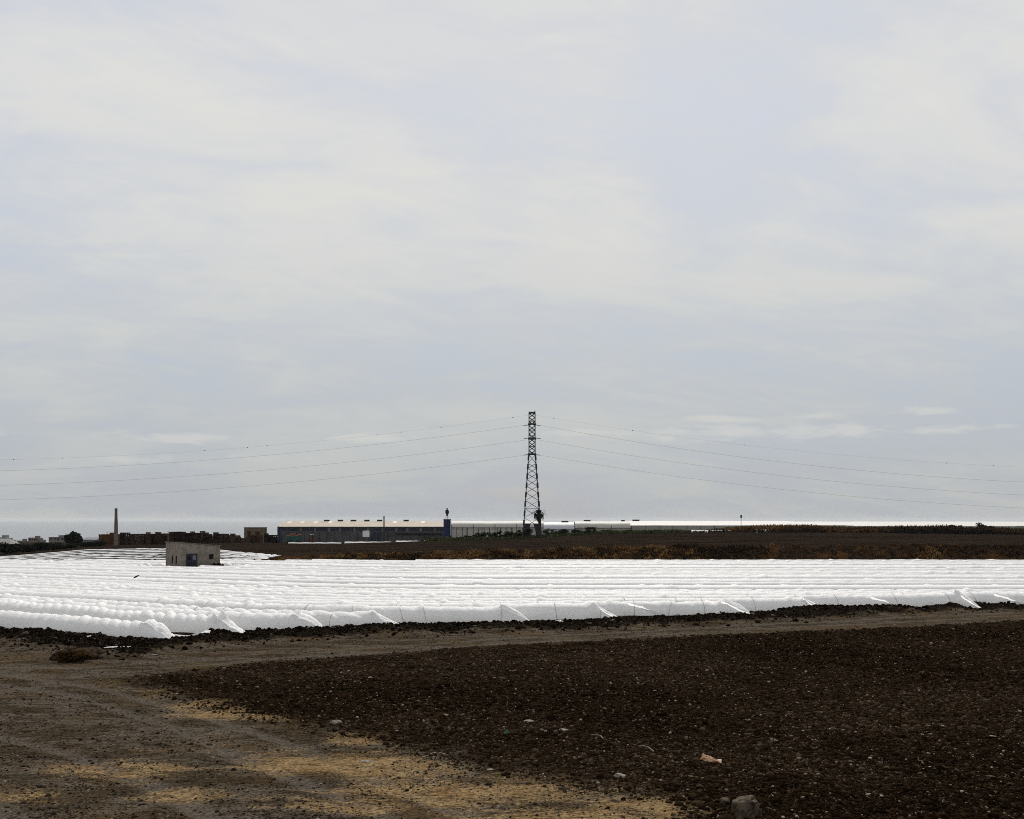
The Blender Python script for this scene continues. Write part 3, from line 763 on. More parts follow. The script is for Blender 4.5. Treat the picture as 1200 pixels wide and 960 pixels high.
# ------------------------------------------------------------------ buildings
def pump_house():
    d = 132.5; X0 = X_at(226, d); z = hz1(X0, d) - .1
    r = empty('pump_house', (X0, d, z), 'small grey-brown flat-roofed pump house standing among the white tunnels', 'house', rz=R(40))
    W, Dp, hl, hr = 4.75, 4.3, 3.42, 2.98
    w2, d2 = W / 2, Dp / 2
    b = MB(); b.v = [(-w2, -d2, 0), (w2, -d2, 0), (w2, d2, 0), (-w2, d2, 0), (-w2, -d2, hl), (w2, -d2, hr), (w2, d2, hr), (-w2, d2, hl)]
    b.f = [(0, 3, 2, 1), (0, 1, 5, 4), (1, 2, 6, 5), (2, 3, 7, 6), (3, 0, 4, 7), (4, 5, 6, 7)]
    b.build('wall', M['house'], r)
    b = MB(); e = .06
    b.v = [(-w2 - e, -d2 - e, hl + .003), (w2 + e, -d2 - e, hr + .003), (w2 + e, d2 + e, hr + .003), (-w2 - e, d2 + e, hl + .003), (-w2 - e, -d2 - e, hl + .13), (w2 + e, -d2 - e, hr + .13), (w2 + e, d2 + e, hr + .13), (-w2 - e, d2 + e, hl + .13)]
    b.f = [(0, 3, 2, 1), (0, 1, 5, 4), (1, 2, 6, 5), (2, 3, 7, 6), (3, 0, 4, 7), (4, 5, 6, 7)]
    b.build('roof', M['houseroof'], r)
    y = -d2
    for i, x in enumerate((-1.72, -1.12)):
        dr = MB(); dr.box(x, x + .58, y - .05, y - .002, .02, 2.12)
        for q in range(4): dr.box(x + .06 + q * .13, x + .09 + q * .13, y - .07, y - .052, .1, 1.35)
        dd = dr.build('door', M['navy'], r)
        MB().box(x + .1, x + .48, y - .075, y - .055, 1.5, 1.98).build('pane', M['pane'] if i else M['dark'], dd)
    MB().box(-1.80, -1.72, y - .06, y - .002, 0, 2.2).box(-.54, -.46, y - .06, y - .002, 0, 2.2).box(-1.72, -.54, y - .06, y - .002, 2.13, 2.2).build('door_frame', M['navy'], r)
    f = MB().box(1.02, 1.55, y - .02, y - .002, 1.55, 2.1).build('window', M['dark'], r)
    MB().box(.98, 1.59, y - .06, y - .022, 1.49, 1.55).build('sill', M['house'], f)
    for yy in (.25, -.85):
        MB().box(-w2 - .02, -w2 - .002, yy - .16, yy + .16, 1.05, 1.95).build('window', M['dark'], r)
    # soil heaped against the front
    rs = np.random.default_rng(5); n = 260
    c, s = math.cos(R(40)), math.sin(R(40))
    lx = rs.uniform(.1, 2.6, n); ly = -d2 - rs.uniform(.05, .5, n)
    V = []; Fq = []
    hh = rs.uniform(.15, 1.0, n) * (.4 + .6 * np.clip(lx / 1.6, 0, 1))
    base = ICOV[None] * (1 + rs.uniform(-.3, .3, (n, 12, 1))) * rs.uniform(.12, .26, (n, 1, 1))
    P = np.stack([X0 + lx * c - ly * s, d + lx * s + ly * c, z + hh - .1], -1)
    V = (base + P[:, None]).reshape(-1, 3); Fc = (ICOF[None] + 12 * np.arange(n)[:, None, None]).reshape(-1, 3)
    o = np_obj('soil_heap', V, Fc, M['rubble'], attrs={'tint': np.repeat(rs.random(n) * .7, 12)})
    tag(o, 'dark heap of soil against the front wall of the pump house', 'soil heap')
pump_house()

def shed():
    d = 300.0; x0, x1 = X_at(327, d), X_at(520, d); zb = Z_at(634.5, d) - .3; ze = Z_at(617.6, d); zr = Z_at(611.2, d + 10)
    r = empty('packing_shed', ((x0 + x1) / 2, d, zb), 'long low packing shed with pale beige roof and dark blue windows', 'shed')
    L = (x1 - x0) / 2; he = ze - zb; hr = zr - zb; dep = 20.0
    b = MB(); b.v = [(-L, 0, 0), (L, 0, 0), (L, dep, 0), (-L, dep, 0), (-L, 0, he), (L, 0, he), (L, dep, he), (-L, dep, he), (-L, 10, hr - .05), (L, 10, hr - .05)]
    b.f = [(0, 1, 5, 4), (2, 3, 7, 6), (1, 2, 6, 9, 5), (3, 0, 4, 8, 7), (0, 3, 2, 1)]
    b.build('wall', M['wallgrey'], r)
    e = .5; t = .12
    b = MB()
    for (ya, za, yb, zb2) in ((-e, he - .04, 10, hr), (dep + e, he - .04, 10, hr)):
        n = len(b.v); b.v += [(-L - .3, ya, za), (L + .3, ya, za), (L + .3, yb, zb2), (-L - .3, yb, zb2), (-L - .3, ya, za + t), (L + .3, ya, za + t), (L + .3, yb, zb2 + t), (-L - .3, yb, zb2 + t)]
        for q in ((0, 3, 2, 1), (4, 5, 6, 7), (0, 1, 5, 4), (2, 3, 7, 6), (3, 0, 4, 7), (1, 2, 6, 5)): b.f.append(tuple(n + i for i in q))
    rf = b.build('roof', M['roofbeige'], r)
    cx = (x0 + x1) / 2
    for a, c in ((380, 386), (396, 402), (411, 417.5), (427, 433), (442, 448), (473, 479)):
        MB().box(X_at(a, d + 10) - cx, X_at(c, d + 10) - cx, 9.6, 10.4, hr + .05, hr + .48).build('ridge_vent', M['darkmetal'], rf)
    # translucent roof sheets
    for a in (338, 353, 369, 386, 462, 495):
        xa = X_at(a, d + 6) - cx; sl = (hr - he + .04) / (10 + e)
        MB().box(xa - .5, xa + .5, 0, 0, 0, 0)
        y1, y2 = 6.5, 9.2; z1, z2 = he - .04 + sl * (y1 + e) + t + .012, he - .04 + sl * (y2 + e) + t + .012
        MB().quad((xa - .5, y1, z1), (xa + .5, y1, z1), (xa + .5, y2, z2), (xa - .5, y2, z2)).build('skylight', M['skylight'], rf)
    z1, z2 = Z_at(622, d) - zb, Z_at(618.1, d) - zb
    edges = [331, 351, 354, 368, 371, 384, 387.5, 397, 400, 414, 417, 430, 432.5, 447, 450, 463, 466, 476, 479, 491.5, 495, 508, 511, 518.5]
    for a, c in zip(edges[0::2], edges[1::2]):
        MB().box(X_at(a, d) - cx, X_at(c, d) - cx, -.06, -.003, z1, z2).build('window', M['windowblue'], r)
    for a, c in zip(edges[1:-1:2], edges[2::2]):
        MB().box(X_at(a, d) - cx + .08, X_at(c, d) - cx - .08, -.16, -.004, z1 - .3, he - .1).build('post', M['post'], r)
    MB().box(X_at(433.5, d) - cx, X_at(447, d) - cx, -.07, -.004, .5, z1 - .32).build('doorway', M['windowblue'], r)
    for k in range(22): xx = -L + .6 + k * 2.0; MB().box(xx, xx + .07, -.05, -.003, 0, z1 - .35).build('wall_rib', M['darkmetal'], r)
    MB().box(X_at(463, d) - cx, L - .6, -.5, -.1, z1 - .85, z1 - .6).build('beam', M['darkmetal'], r)
    MB().box(-L - .35, -L + .15, -.5, 0, 0, he + .1).box(-L - .35, -L - .05, 9.7, 10.3, 0, hr + .1).build('corner_column', M['blue'], r)
    # things against the shed
    X = X_at(429, 297); zz = hz1(X, 297); h = Z_at(622, 297) - zz
    b = empty('white_board', (X, 297, zz), 'square white board standing on legs against the shed wall', 'board')
    MB().box(-.88, .88, -.05, .05, h - 1.65, h).build('panel', M['white'], b); 
    for s_ in (-.7, .7): MB().box(s_ - .05, s_ + .05, .052, .15, -.2, h - .1).build('leg', M['darkmetal'], b)
    X = X_at(450, 296); zz = hz1(X, 296); h = Z_at(605, 296) - zz
    p = empty('utility_pole', (X, 296, zz), 'dark wooden pole rising in front of the shed roof', 'pole')
    MB().bar((0, 0, -.3), (0, 0, h), .42, .32, n=8).build('shaft', M['darkmetal'], p); MB().box(-.3, .3, -.08, .08, h - .5, h - .38).build('crossarm', M['darkmetal'], p)
    # teal trailer and orange machine
    X = X_at(344.5, 294); zz = hz1(X, 294)
    t_ = empty('trailer', (X, 294, zz), 'teal-sided trailer with an orange load parked at the end of the shed', 'trailer')
    MB().box(-2.0, 2.0, -.9, .9, .55, 1.75).build('body', M['teal'], t_)
    ld = MB()
    for k in range(5): ld.box(-1.9 + k * .76, -1.2 + k * .76, -.7, .7, 1.753, 1.95 + .25 * (k % 3))
    ld.build('load', M['orange'], t_)
    for sx in (-1.2, 1.2):
        for sy in (-.95, .8): MB().bar((sx, sy, .45), (sx, sy + .15, .45), .85, n=12).build('wheel', M['darkmetal'], t_)
    MB().bar((2.0, 0, .6), (3.2, 0, .5), .12).build('drawbar', M['darkmetal'], t_)
    X = X_at(365, 296); zz = hz1(X, 296)
    g = empty('forklift', (X, 296, zz), 'small rusty orange machine with a pale roof by the shed wall', 'forklift')
    MB().box(-.5, .5, -.8, .8, .3, 1.1).box(-.45, .45, .2, .8, 1.1, 1.4).build('body', M['orange'], g)
    MB().box(-.5, .5, -.7, .7, 2.05, 2.13).build('roof', M['white'], g)
    c = MB()
    for sx in (-.45, .45):
        for sy in (-.6, .6): c.bar((sx, sy, 1.05), (sx, sy, 2.06), .07)
    c.build('cab_frame', M['darkmetal'], g); MB().bar((-.35, -.9, .1), (-.35, -.9, 2.4), .1).bar((.35, -.9, .1), (.35, -.9, 2.4), .1).build('mast', M['darkmetal'], g)
    for sx in (-.5, .42):
        for sy in (-.5, .5): MB().bar((sx, sy, .28), (sx + .1, sy, .28), .55, n=10).build('wheel', M['darkmetal'], g)
    # blue tower with a mast
    d2 = 292; X = X_at(524, d2); zz = hz1(X, d2); h = Z_at(609, d2) - zz
    tw = empty('blue_tower', (X, d2, zz), 'dark blue box-like water tank tower at the end of the shed', 'tower')
    MB().box(-.88, .88, -.85, .85, 1.0, h).build('tank', M['blue'], tw)
    MB().box(-.95, .95, -.92, .92, h + .003, h + .12).build('lid', M['navy'], tw)
    for sx in (-.7, .7):
        for sy in (-.65, .65): MB().box(sx - .1, sx + .1, sy - .1, sy + .1, -.3, .997).build('leg', M['navy'], tw)
    lad = MB()
    for k in range(12): lad.box(.2, .6, -.93, -.9, .9 + k * .25, .93 + k * .25)
    lad.box(.17, .2, -.93, -.87, .5, h).box(.6, .63, -.93, -.87, .5, h).build('ladder', M['navy'], tw)
    hm = Z_at(596, d2) - zz - h
    ms_ = empty('equipment_mast', (X, d2, zz + h + .12), 'black bulky-headed mast standing on top of the blue tower', 'mast')
    MB().bar((0, 0, 0), (0, 0, hm - .1), .16, n=8).build('pole', M['darkmetal'], ms_)
    b = MB(); b.box(-.36, .36, -.2, .2, hm - 1.55, hm - .5).box(-.24, .24, -.18, .18, hm - 2.0, hm - 1.55).box(-.16, .16, -.15, .15, hm - .5, hm - .02).box(-.46, -.36, -.1, .1, hm - 1.3, hm - .6).box(.36, .46, -.1, .1, hm - 1.4, hm - .7)
    b.build('equipment_box', M['darkmetal'], ms_)
    MB().bar((-.75, 0, .05), (0, 0, .9), .05).bar((.75, 0, .05), (0, 0, .9), .05).build('stay', M['darkmetal'], ms_)
shed()

def greenhouse(pa, pb, d, ytop, cover, label, spans=2, vents=(), wall='gh_wall', eave=None):
    x0, x1 = X_at(pa, d), X_at(pb, d); xc = (x0 + x1) / 2; L = (x1 - x0) / 2
    zb = float(min(hz1(x0, d), hz1(xc, d), hz1(x1, d))) - .3
    ht = Z_at(ytop, d + 4) - zb; he = ht - 1.9 if eave is None else eave
    r = empty('greenhouse', (xc, d, zb), label, 'greenhouse', group='plastic greenhouses behind the upper field')
    nseg = 12; wsp = 8.0
    for s in range(spans):
        y0 = s * wsp; b = MB()
        prof = [(y0 + wsp / 2 - wsp / 2 * math.cos(math.pi * k / nseg), he + (ht - he) * math.sin(math.pi * k / nseg) ** .85) for k in range(nseg + 1)]
        nx = max(2, int(2 * L / 2.5)); rows = []
        for i in range(nx + 1):
            x = -L + 2 * L * i / nx; sag = .05 * math.sin(i * 2.7) + .04 * math.sin(i * 1.1)
            rows.append([(x, y, z + sag * math.sin(math.pi * k / nseg)) for k, (y, z) in enumerate(prof)])
        k0 = 0
        for rw in rows: b.v += rw
        w = nseg + 1
        for i in range(nx):
            for k in range(nseg): b.f.append((i * w + k, (i + 1) * w + k, (i + 1) * w + k + 1, i * w + k + 1))
        rf = b.build('roof', M[cover], r, smooth=True)
    wl = MB(); wl.quad((-L, 0, 0), (L, 0, 0), (L, 0, he), (-L, 0, he)); D2 = spans * wsp
    for sx in (-L, L): 
        wl.quad((sx, 0, 0), (sx, D2, 0), (sx, D2, he), (sx, 0, he))
        for s in range(spans):
            pr = [(sx, s * wsp + wsp / 2 - wsp / 2 * math.cos(math.pi * k / nseg), he + (ht - he) * math.sin(math.pi * k / nseg) ** .85) for k in range(nseg + 1)]
            n = len(wl.v); wl.v += pr; wl.f.append(tuple(range(n, n + len(pr))))
    wl.quad((-L, D2, 0), (L, D2, 0), (L, D2, he), (-L, D2, he)); wl.build('wall', M[wall], r)
    n = min(40, max(3, int(2 * L / 4)))
    for i in range(n + 1):
        x = -L + 2 * L * i / n; MB().bar((x, -.08, -.2), (x, -.08, he), .09).build('post', M['post'] if i % 3 else M['darkmetal'], r)
    MB().bar((-L, -.1, he), (L, -.1, he), .12).build('gutter', M['post'], r)
    for (a, c) in vents:
        MB().box(X_at(a, d + 4) - xc, X_at(c, d + 4) - xc, 3.6, 4.4, ht + .02, ht + .38).build('roof_vent', M['darkmetal'], r)
greenhouse(529, 636.5, 325, 610.6, 'gh_beige', 'long beige plastic greenhouse between the blue tower and the pylon', 2, wall='gh_beige')
greenhouse(637.5, 673, 318, 612.2, 'gh_blue', 'short bluish white greenhouse just right of the pylon', 2, vents=((658, 666),), wall='gh_blue')
greenhouse(674, 739, 326, 611.0, 'gh_beige', 'dull grey greenhouse between the bluish one and the bright white ones', 2, vents=((684, 692), (728, 732)), wall='gh_wall')
def flat_greenhouse(pa, pb, d, yf, yb, depth, label, vents=()):
    """wide, nearly flat plastic roof rising gently to the back, in many low ridges, over a netted front wall"""
    x0, x1 = X_at(pa, d), X_at(pb, d); xc = (x0 + x1) / 2; L = (x1 - x0) / 2
    zb = float(min(hz1(x0, d), hz1(xc, d), hz1(x1, d))) - .3; zf = Z_at(yf, d) - zb; zk = Z_at(yb, d + depth) - zb
    r = empty('greenhouse', (xc, d, zb), label, 'greenhouse', group='plastic greenhouses behind the upper field')
    nx, ny = max(4, int(2 * L / 2.5)), 40
    xs = np.linspace(-L, L, nx + 1); ys = np.linspace(0, depth, ny + 1); Xg, Yg = np.meshgrid(xs, ys, indexing='ij')
    Zg = zf + (zk - zf) * Yg / depth + .10 * (np.abs(((Yg / 8) % 1) - .5) * 2) + .10 * (fbm(Xg * .2 + pa, Yg * .2, 91, 3) - .5)
    idx = np.arange((nx + 1) * (ny + 1)).reshape(nx + 1, ny + 1)
    np_obj('roof', np.stack([Xg, Yg, Zg], -1).reshape(-1, 3), np.stack([idx[:-1, :-1], idx[1:, :-1], idx[1:, 1:], idx[:-1, 1:]], -1).reshape(-1, 4), M['gh_white'], r, smooth=True)
    w = MB().quad((-L, .3, 0), (L, .3, 0), (L, .05, zf), (-L, .05, zf)); 
    for sx in (-L, L): w.quad((sx, .3, 0), (sx, depth, 0), (sx, depth, zk - .1), (sx, .05, zf - .1))
    w.build('wall', M['gh_wall'], r)
    n = min(45, int(2 * L / 4))
    for i in range(n + 1): x = -L + 2 * L * i / n; MB().bar((x, -.1, -.2), (x, -.02, zf + .02), .1).build('post', M['post'] if i % 3 else M['darkmetal'], r)
    for (a, c) in vents: MB().box(X_at(a, d + depth) - xc, X_at(c, d + depth) - xc, depth - 1, depth, zk + .1, zk + .6).build('roof_vent', M['darkmetal'], r)
flat_greenhouse(740, 1000, 336, 616.0, 610.9, 80, 'very long bright white greenhouse in front of which a thin pole stands', ((741, 749),))
flat_greenhouse(1001, 1330, 340, 616.8, 611.6, 80, 'bright white greenhouse partly hidden behind the reddish dry scrub')

def rail_fence():
    d = 300; x0, x1 = X_at(529, d), X_at(612, d)
    r = empty('fence', ((x0 + x1) / 2, d, hz1((x0 + x1) / 2, d)), 'dark post and rail fence in front of the long beige greenhouse', 'fence')
    zt = Z_at(618.5, d) - r.location.z; L = (x1 - x0) / 2
    MB().bar((-L, 0, zt), (L, 0, zt - .05), .14).build('rail', M['darkmetal'], r)
    MB().bar((-L, 0, zt - .55), (L, 0, zt - .6), .08).build('rail', M['darkmetal'], r)
    for i in range(14): x = -L + 2 * L * i / 13; MB().bar((x, 0, -1.2), (x, 0, zt + (.1 if i % 4 else .9)), .12).build('post', M['darkmetal'], r)
rail_fence()
def small_pole(px, ytop, d, label, m='darkmetal', w=.18, head=True, name='pole'):
    X = X_at(px, d); z = hz1(X, d); h = Z_at(ytop, d) - z
    r = empty(name, (X, d, z), label, 'pole')
    MB().bar((0, 0, -.3), (0, 0, h), w, w * .75, n=8).build('shaft', M[m], r)
    if head: MB().box(-.2, .2, -.2, .2, h - .9, h).build('lamp_head', M['darkmetal'], r)
small_pole(868.5, 603.5, 334, 'thin dark pole rising above the long white greenhouse')
small_pole(125.5, 623, 304, 'pale post at the rusty left end of the crate stacks', 'post', .22, False)
small_pole(197, 622.5, 290, 'pale post before the crate stacks, directly above the pump house', 'post', .22, False)
small_pole(309, 623, 294, 'thin pale post at the corner of the tan hut', 'post', .14, False)
small_pole(678.5, 615.5, 306, 'thin dark stake before the dull grey greenhouse, nearest the bluish one', 'darkmetal', .16, False)
small_pole(716.5, 616, 306, 'thin dark stake before the dull grey greenhouse, nearest the white ones', 'darkmetal', .16, False)

def tan_hut():
    d = 306; x0, x1 = X_at(286, d), X_at(309, d); zb = hz1((x0 + x1) / 2, d) - .3; h = Z_at(618, d) - zb; L = (x1 - x0) / 2
    r = empty('hut', ((x0 + x1) / 2, d, zb), 'small tan flat-roofed hut rising above the crate stacks', 'hut')
    MB().box(-L, L, 0, 4, 0, h - .15).build('wall', M['tan'], r); MB().box(-L - .08, L + .08, -.08, 4.08, h - .147, h).build('roof', M['tan'], r)
    MB().box(-L + .9, -L + 1.8, -.05, -.003, 1.2, h - 1.05).build('door', M['brown'], r); MB().box(.4, 1.7, -.05, -.003, h - 2.2, h - 1.05).build('window', M['brown'], r)
tan_hut()

def crate_stack(X, d, h, w, tint, group, label, zoff=0):
    z = hz1(X, d) - .05 + zoff
    b = MB(); lay = .42; n = max(1, int(h / lay)); rs = random
    for k in range(n):
        ox = rs.uniform(-.05, .05); b.box(-w / 2 + ox, w / 2 + ox, -.55, .55, k * lay + .06, k * lay + lay - .03)
        for q in (-.4, 0, .4): b.box(ox + q * w - .06, ox + q * w + .06, -.5, .5, k * lay - .027, k * lay + .057)
    o = b.build('crate_stack', M['crate'], None, loc=(X, d, z))
    o.rotation_euler = (0, 0, rs.uniform(-.12, .12))
    a = o.data.attributes.new('tint', 'FLOAT', 'POINT'); a.data.foreach_set('value', [tint] * len(b.v))
    return tag(o, label, 'crate stack', group)
def crates():
    rs = random.Random(11); px = 116.5
    prof_x = [115, 120, 140, 160, 170, 200, 205, 232, 250, 262, 270, 275, 284, 310, 320, 326]
    prof_y = [628, 624, 623.5, 624.5, 623, 623.5, 622.5, 622, 624, 623.5, 625, 624, 629.5, 624, 627, 628]
    while px < 324:
        d = 300 + rs.uniform(-1.5, 1.5); w = rs.choice([1.05, 1.2, 1.2, 1.4]); wp = w * F / d
        yt = np.interp(px + wp / 2, prof_x, prof_y) + rs.uniform(-1.0, 1.0)
        X = X_at(px + wp / 2, d); h = Z_at(yt, d) - hz1(X, d)
        rust = px < 140
        lab = ('rusty brown crate stack at the end nearest the brick chimney' if rust else 'tall dark brown stack of wooden crates in the row behind the pump house' if px < 284 else 'dark brown stack of wooden crates between the tan hut and the shed' if px > 309 else 'low dark stack of crates in front of the tan hut')
        crate_stack(X, d, h, w, rs.uniform(.8, 1) if rust else rs.random() * .75, lab + 's', lab)
        px += wp * rs.choice([1.02, 1.04, 1.06, 1.35])
    px = 120
    while px < 318:
        d = 306 + rs.uniform(-1, 1); w = 1.25; wp = w * F / d
        if not (280 < px < 312):
            yt = np.interp(px + wp / 2, prof_x, prof_y) + rs.uniform(-.3, 2.2); X = X_at(px + wp / 2, d); h = Z_at(yt, d) - hz1(X, d)
            crate_stack(X, d, h, w, rs.random() * .6, 'stacks in the second row of crates', 'dark crate stack glimpsed through gaps in the front row of crates')
        px += wp * 1.15
crates()

def chimney():
    d = 296; X = X_at(136, d); z = hz1(X, d) - .3; h = Z_at(596, d) - z
    r = empty('chimney', (X, d, z), 'tall slender brick factory chimney rising in front of the crate stacks', 'chimney')
    MB().tube([(0, 0, 0), (0, 0, h * .5), (0, 0, h)], [.58, .47, .32], 12).build('shaft', M['brick'], r)
    MB().tube([(0, 0, h - .6), (0, 0, h + .05)], [.38, .37], 12).build('rim', M['brick'], r)
chimney()

def white_strips():
    segs = [(232, 318, 290, 638.2, 'between the pump house roof and the crate stacks'), (338, 400, 288, 636.3, 'below the left half of the shed'), (404, 463, 288, 635.3, 'below the pole of the shed'), (464, 492, 288, 634.2, 'below the dark beam of the shed'),
            (497, 520, 287, 633.4, 'just left of the blue tower'), (528, 543, 287, 632.5, 'just right of the blue tower'), (557, 567, 287, 631.4, 'near the green bushes'), (576, 586, 287, 630.6, 'nearest the pylon'),
            (810, 863, 287, 621.6, 'before the long white greenhouse, the longer one'), (876, 905, 287, 620.8, 'before the long white greenhouse, the shorter one'), (168, 198, 287, 640.0, 'left of the pump house roof'), (66, 84, 240, 643, 'near the dark evergreen tree')]
    for a, b, d, y, where in segs:
        n = 14; PXs = np.linspace(X_at(a, d), X_at(b, d), n); z = np.array([Z_at(y, d)] * n); g = hz(PXs, np.full(n, d))
        V = []; h = .2
        z0 = np.minimum(g - .05, z - h)
        for i in range(n):
            zt = z[i] + .03 * math.sin(i * 1.9)
            V += [(PXs[i], d - .6, z0[i]), (PXs[i], d - .45, zt - .05), (PXs[i], d, zt + .06), (PXs[i], d + .6, z0[i])]
        Fq = [(i * 4 + k, (i + 1) * 4 + k, (i + 1) * 4 + k + 1, i * 4 + k + 1) for i in range(n - 1) for k in range(3)]
        tag(np_obj('plastic_strip', V, Fq, M['strip']), 'narrow strip of white plastic ' + where, 'plastic strip', 'white plastic strips along the upper field')
white_strips()

def town():
    specs = [(-8, 11, 700, 628.5, 640, 'townlight', 'pale grey town house at the very edge beyond the hedge'), (20, 31, 900, 632.5, 640, 'town', 'low grey town house between the pale shed and the pinkish block'), (33, 48, 900, 629, 640, 'town', 'pinkish stepped block of flats beyond the hedge'),
             (57, 80, 880, 628.3, 640, 'town', 'wide pinkish apartment block left of the evergreen tree')]
    for (a, b, d, yt, yb, m, lab) in specs:
        x0, x1 = X_at(a, d), X_at(b, d); zb = min(Z_at(yb, d), hz1((x0 + x1) / 2, d)) - 1; h = Z_at(yt, d) - zb; L = (x1 - x0) / 2
        r = empty('town_house', ((x0 + x1) / 2, d, zb), lab, 'building', group='town buildings beyond the fields')
        MB().box(-L, L * .55, 0, 10, 0, h - 1.2).box(L * .552, L, 1, 10, 0, h - 2.6).build('wall', M[m], r)
        MB().box(-L * .1, L * .35, 2, 7, h - 1.197, h + .6).box(-L, L * .55, 0, .3, h - 1.197, h - .7).build('roof', M[m], r)
        k = 0
        for fl in range(3):
            for c in range(4):
                x = -L * .85 + c * L * .38; z = h - 3.0 - fl * 3
                if z > .5: MB().box(x, x + 1.3, -.06, -.003, z, z + 1.4).build('window', M['dark'], r)
    d = 420; x0, x1 = X_at(95, d), X_at(113, d); zb = hz1(x0, d) - 1; h = Z_at(630, d) - zb; L = (x1 - x0) / 2
    r = empty('warehouse', ((x0 + x1) / 2, d, zb), 'low building with bluish grey roof between the evergreen tree and crates', 'building')
    MB().box(-L, L, 0, 12, 0, h - .8).build('wall', M['townlight'], r); b = MB(); b.v = [(-L - .2, -.4, h - .79), (L + .2, -.4, h - .79), (L + .2, 12.4, h - .79), (-L - .2, 12.4, h - .79), (-L - .2, 6, h), (L + .2, 6, h)]; b.f = [(0, 1, 5, 4), (2, 3, 4, 5), (0, 4, 3), (1, 2, 5), (0, 3, 2, 1)]; b.build('roof', M['townroof'], r)
    d = 216; x0, x1 = X_at(-14, d), X_at(11, d); zb = hz1(x0, d) - .5; h = Z_at(631.5, d) - zb; L = (x1 - x0) / 2
    r = empty('shed', ((x0 + x1) / 2, d, zb), 'pale-roofed dark sided shed at the left edge above the hedge', 'shed')
    MB().box(-L, L, 0, 4, 0, h - 1.0).build('wall', M['wallgrey'], r); b = MB(); b.v = [(-L - .2, -.4, h - .99), (L + .2, -.4, h - .99), (L + .2, 4.4, h - .99), (-L - .2, 4.4, h - .99), (-L - .2, 2, h), (L - .9, 2, h)]; b.f = [(0, 1, 5, 4), (2, 3, 4, 5), (0, 4, 3), (1, 2, 5), (0, 3, 2, 1)]; b.build('roof', M['townlight'], r)
town()

# ------------------------------------------------------------------ small things on the ground
def lump(name, px, py, size, m, label, cat, seed=1, sub=3, rough=.35, zs=.75, sink=.35, group=None, freq=2.2):
    import bmesh
    X, D = at(px, py); z = hz1(X, D)
    bm = bmesh.new(); bmesh.ops.create_icosphere(bm, subdivisions=sub, radius=1)
    V = np.array([v.co for v in bm.verts])
    n = 1 + rough * 2 * (fbm(V[:, 0] * freq + seed, V[:, 1] * freq + V[:, 2] * 1.3 * freq, seed, 4) - .5) + rough * .5 * (fbm(V[:, 2] * 6 + seed, V[:, 0] * 6 - V[:, 1] * 5, seed + 3, 2) - .5)
    # facets: clip against a few planes so that it reads as broken stone
    rs = np.random.default_rng(seed); P = V * n[:, None]
    for q in range(7):
        nn = rs.normal(0, 1, 3); nn /= np.linalg.norm(nn); dd = rs.uniform(.62, .85); s_ = P @ nn; P = P - np.clip(s_ - dd, 0, None)[:, None] * nn * .9
    P = P * np.array(size) * np.array([1, 1, zs]); P[:, 2] += size[2] * zs * (1 - sink * 1.2)
    for v, p in zip(bm.verts, P): v.co = p
    me = bpy.data.meshes.new(name); bm.to_mesh(me); bm.free(); me.materials.append(m)
    o = bpy.data.objects.new(name, me); COL.objects.link(o); o.location = (X, D, z - .02)
    return tag(o, label, cat, group)
lump("rock", 872, 963, (.28, .24, .24), M['rock'], 'large dark grey rock at the bottom edge of the ploughed field', 'rock', 4, 4, .3, 1.0, .3)
lump('rock', 850, 945, (.09, .08, .09), M['rock'], 'small grey stone just beside the large dark rock', 'rock', 9, 3, .3, .9)
lump('stone', 394, 852, (.16, .12, .10), M['palestone'], 'bright pale stone on the edge of the dark soil', 'stone', 12, 3, .35, .7)
lump('stone', 430, 893, (.17, .11, .04), M['palestone'], 'flat pale stone lying on the sandy patch', 'stone', 15, 3, .3, .6)
lump('stone', 727, 915, (.13, .10, .08), M['palestone'], 'tan stone near the sandy bottom edge of the ploughed field', 'stone', 18, 3, .35, .8)
lump('stone', 620, 847, (.14, .10, .05), M['palestone'], 'pale flat stone amid the dark soil above the green scrap', 'stone', 22, 3, .3, .7)
lump('stone', 660, 862, (.11, .09, .06), M['palestone'], 'pinkish pale stone amid the dark soil right of the green scrap', 'stone', 24, 3, .3, .7)
lump('stone', 575, 904, (.10, .07, .04), M['palestone'], 'small white stone where dark soil meets sand', 'stone', 27, 3, .3, .7)
lump('stone', 180, 769, (.15, .1, .09), M['palestone'], 'whitish stone on the dirt below the first tunnel end', 'stone', 29, 3, .3, .8)
lump('stone', 305, 737, (.1, .1, .08), M['palestone'], 'small white stone in the rubble between two tunnel ends', 'stone', 31, 3, .3, .8)
lump('earth_mound', 92, 772, (1.0, .7, .30), M['mound'], 'low mound of earth beside the dark bush', 'mound', 33, 4, .35, 1.0, .5)
def near_bush():
    X, D = at(92, 775)
    bush('bush', X - .1, D - .25, (.75, .5, .26), .07, 1600, M['dry'], 'low dark dried bush by the mound below the first tunnel end', up=.3, clumps=20)
near_bush()
